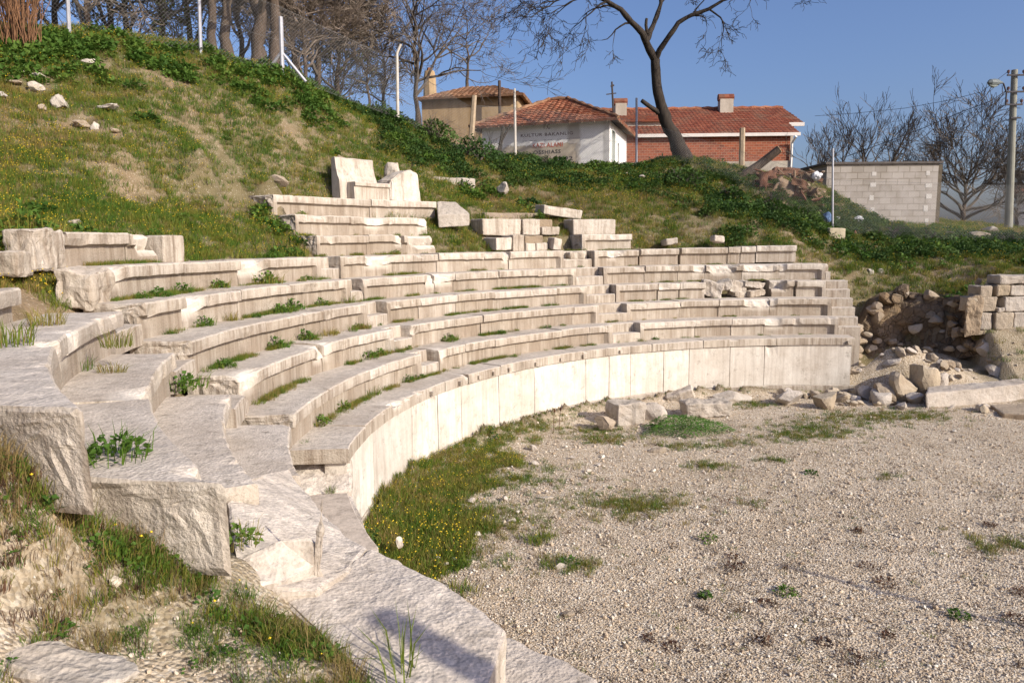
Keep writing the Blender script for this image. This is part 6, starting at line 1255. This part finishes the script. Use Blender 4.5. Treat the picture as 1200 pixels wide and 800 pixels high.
mb = MB(); m0 = e1.lerp(e2, .35) + Vector((0, 0, -.10)); m1 = e1.lerp(e2, .9) + Vector((0, 0, -.09)); mb.tube([m0, m0.lerp(m1, .5) + Vector((0, 0, -.03)), m1], [.05, .085, .04], 8); mb.build('lens', plain('lamp_lens', (.25, .28, .26), .2, .05), hd)
WM = plain('cable', (.06, .06, .07), .6, .1)
def wire(pts, r, label):
    P_ = [Vector(p) for p in pts]; out = []
    for i_ in range(len(P_) - 1):
        for k in range(8): out.append(P_[i_].lerp(P_[i_ + 1], k / 8))
    out.append(P_[-1]); mb = MB(); mb.tube(out, r, 4); tag(mb.build('overhead_wire', WM, origin=out[0]), label, 'overhead wire')
wire([pb + ax * .965 + Vector((-.36, -.18, .15)), gd(1150, 108, 30), gd(1110, 118, 31), gd(1060, 127, 33), gd(1000, 133, 36), gd(955, 136, 39.5)], .010, 'thin upper wire from the pole top towards the red house')
wire([pb + ax * .872 + Vector((-.34, -.18, .1)), gd(1162, 118, 29.9), gd(1130, 130, 30.5), gd(1080, 151, 31.5), gd(1040, 166, 32.5), gd(985, 186, 34)], .016, 'thicker sagging cable from the pole down over the bare saplings')
wire([pb + ax * .725 + Vector((-.18, -.18, 0)), gd(1170, 145, 32), gd(1150, 175, 36)], .009, 'short thin wire dropping from the pole lowest bracket')
wire([pb + ax * .965 + Vector((.26, -.18, .15)), gd(1290, 50, 27)], .010, 'wire leaving the pole top to the right')

# ------------------------------------------------------------------ debris heap by the shed
RUST = stained('rusty_sheet', (.11, .05, .03), (.16, .08, .05), (.07, .038, .026)); TANB = stained('tan_board', (.19, .13, .08), (.25, .18, .12), (.11, .07, .045)); BRN = stained('brown_board', (.10, .05, .03), (.15, .08, .045), (.06, .035, .02))
def board(px, py, D, w, h, rot, mat, label, sd_, curl=.15, cat='board', nm='bent_board'):
    c = gd(px, py, D); mb = MB(); n = 8; vs = []; R_ = random.Random(sd_); Rm = Euler(rot).to_matrix()
    for s_ in (0, 1):
        for i_ in range(n + 1):
            for j in range(n + 1):
                u, v = i_ / n - .5, j / n - .5; e_ = 1 + .25 * mn.noise(Vector((u * 3 + sd_, v * 3, 0))) * (1 if max(abs(u), abs(v)) > .4 else 0)
                vs.append(c + Rm @ Vector((u * w * e_, curl * (u * u * 3 + mn.noise(Vector((u * 2, v * 2, sd_))) * 1.0) + s_ * .025, v * h * e_)))
    m = n + 1; q = m * m; fs = []
    for i_ in range(n):
        for j in range(n): a = i_ * m + j; fs += [(a, a + m, a + m + 1, a + 1), (q + a, q + a + 1, q + a + m + 1, q + a + m)]
    for i_ in range(n): fs += [(i_ * m, q + i_ * m, q + (i_ + 1) * m, (i_ + 1) * m), (i_ * m + n, (i_ + 1) * m + n, q + (i_ + 1) * m + n, q + i_ * m + n), (i_, i_ + 1, q + i_ + 1, q + i_), (n * m + i_, q + n * m + i_, q + n * m + i_ + 1, n * m + i_ + 1)]
    mb.add(vs, fs); tag(mb.build(nm, mat, origin=c), label, cat)
board(927, 222, 24.6, 0.86, 0.58, (-.35, .35, .2), TANB, 'large curled tan sheet in the middle of the debris heap', 1, .2)
board(938, 214, 24.5, 0.49, 0.32, (-.6, .5, -.3), BRN, 'dark brown sheet lying on the large curled tan one', 2, .1)
board(898, 212, 24.6, 0.40, 0.51, (-.2, .3, .6), RUST, 'rusty upright panel at the left of the debris heap', 3); board(903, 205, 25.0, 0.61, 0.28, (.1, -.2, .2), RUST, 'rusty flat panel at the top left of the debris heap', 4)
board(892, 232, 24.2, 0.40, 0.32, (-.5, .1, .4), TANB, 'tan curled scrap at the lower left of the debris heap', 5, .25); board(880, 238, 24.0, 0.19, 0.14, (-.7, .2, .3), TANB, 'small round tan scrap at the far lower left of the debris', 6); board(940, 232, 24.3, 0.40, 0.47, (-.3, -.4, .3), RUST, 'rusty leaf shaped scrap right of the large curled sheet', 7, .2)
board(912, 235, 24.2, 0.49, 0.28, (-.8, .2, -.2), BRN, 'dark folded scrap under the large curled sheet', 8, .3); board(948, 205, 25.2, 0.61, 0.28, (-.4, .1, -.1), TANB, 'tan sheet at the top right of the debris heap', 9, .2); board(925, 200, 25.6, 0.78, 0.23, (-.2, 0, .1), RUST, 'reddish slab behind the top of the debris heap', 10, .05)
board(955, 222, 24.6, 0.32, 0.23, (-.6, -.5, .4), TANB, 'small bent tan sheet at the right of the debris heap', 11, .25); board(908, 222, 24.3, 0.09, 0.58, (-.3, .7, .2), TANB, 'narrow tan plank leaning in the debris heap', 12, .03, 'plank', 'plank'); board(918, 244, 24.0, 0.65, 0.23, (-.9, .1, .1), BRN, 'dark scrap at the foot of the debris heap', 13, .2)
for j in range(34):
    x_, y_ = rng.uniform(890, 962), rng.uniform(200, 244); c = gd(x_, y_, 24.3 + (244 - y_) * .02); d = Vector((rng.gauss(0, 1), rng.gauss(0, .5), rng.uniform(-.3, .9))).normalized() * rng.uniform(.35, .8); mb = MB(); mb.tube([c - d * .5, c + Vector((0, 0, rng.uniform(-.05, .08))), c + d * .5], rng.uniform(.015, .04), 5)
    tag(mb.build('broken_stick', [BRN, TANB, RUST][j % 3], origin=c), 'broken stick poking out of the debris heap by the block shed', 'stick', 'sticks in the debris heap')
for j in range(70):
    x_, y_ = rng.uniform(884, 966), rng.uniform(200, 250); c = gd(x_, y_, 24.5 + (244 - y_) * .02); sz = rng.uniform(.07, .17); o = bpy.data.objects.new('debris_chunk', rock_mesh('debris_chunk', (sz * 1.3, sz, sz * .6), 1500 + j, [BRN, RUST, BS, TANB][j % 4], sub=2, cuts=14)); COL.objects.link(o); o.location = c; o.rotation_euler = (rng.uniform(-.8, .8), rng.uniform(-.8, .8), rng.uniform(0, 6)); tag(o, 'dark broken chunk in the debris heap by the block shed', 'debris', 'chunks in the debris heap')
BAG = plain('white_plastic', (.66, .65, .64), .5, .1, 4); BLUE = plain('blue_plastic', (.10, .17, .30), .5, .2, 4)
rock('trash_bag', gd(957, 212, 25.0), (.17, .15, .14), 651, BAG, 'white plastic bag at the right top of the debris heap', 'bag', sink=0, cuts=3, jit=.18)
rock('trash_bag', hit(1006, 262), (.15, .13, .11), 652, BAG, 'crumpled white bag on the ground at the foot of the block shed', 'bag', sink=0, cuts=3, jit=.18)
rock('blue_container', hit(969, 262), (.16, .14, .17), 653, BLUE, 'crushed blue plastic container left of the metal post', 'container', sink=0, cuts=5, jit=.1)
for j, (x, y) in enumerate([(955, 254), (962, 250), (980, 258), (990, 264), (998, 258), (1010, 270), (960, 266), (1002, 275), (1020, 272), (985, 248), (948, 250), (975, 270), (1014, 262), (950, 262)]):
    rock('litter_stone', hit(x, y), (.12, .09, .08), 660 + j, [RS, BS, BAG, TILE_O][j % 4], 'small pale stone or scrap on the littered bank below the block shed', 'litter', 'litter of the bank below the shed', rot=j, sub=2)
# larger stones on the right bank
for j, (x, y, s, txt) in enumerate([(1145, 280, .42, 'broad tan slab lying on the bank left of the concrete pole'), (1120, 283, .4, 'flat tan stone below the broad slab on the right bank'), (1112, 275, .22, 'small tan stone left of the broad slab on the right bank'), (1160, 272, .38, 'grey stone behind the broad tan slab on the right bank'), (1088, 272, .22, 'pale block at the right foot of the block shed'), (795, 205, .2, 'white stone in front of the leaning bare tree'), (735, 206, .22, 'small white stone by the side of the white house'), (752, 210, .25, 'pale flat stone right of the small white stone by the house'), (350, 76, .1, ''), (1135, 278, .2, 'grey wedge stone between the slabs on the right bank')]):
    if txt: rock('rock', hit(x, y), (s, s * .7, s * .4), 680 + j, [YS, YS, BS, GS][j % 4], txt, rot=j * .7)

# ------------------------------------------------------------------ posts beside the viewpoint whose shadows reach into view
sdh = SUN_H; tn_ = math.tan(SUN_EL)
q = gz(448, 722, 1.70); b = Vector((q.x + sdh.x * 6.5, q.y + sdh.y * 6.5, 0)); b.z = float(hz(b.x, b.y)) - .2; mb = MB(); mb.tube([b, Vector((b.x, b.y, 1.70 + 6.5 * tn_))], [.10, .085], 12)
tag(mb.build('concrete_post', CP, origin=b), 'round concrete post whose shadow falls across the long foreground slab', 'post')
q = gz(905, 660, 0); b = Vector((q.x + sdh.x * 8.5, q.y + sdh.y * 8.5, 0)); b.z = float(hz(b.x, b.y)) - .2; mb = MB(); mb.tube([b, Vector((b.x, b.y, 8.5 * tn_))], .03, 8)
tag(mb.build('metal_post', STEEL, origin=b), 'thin metal post whose long thin shadow lies across the gravel', 'post')
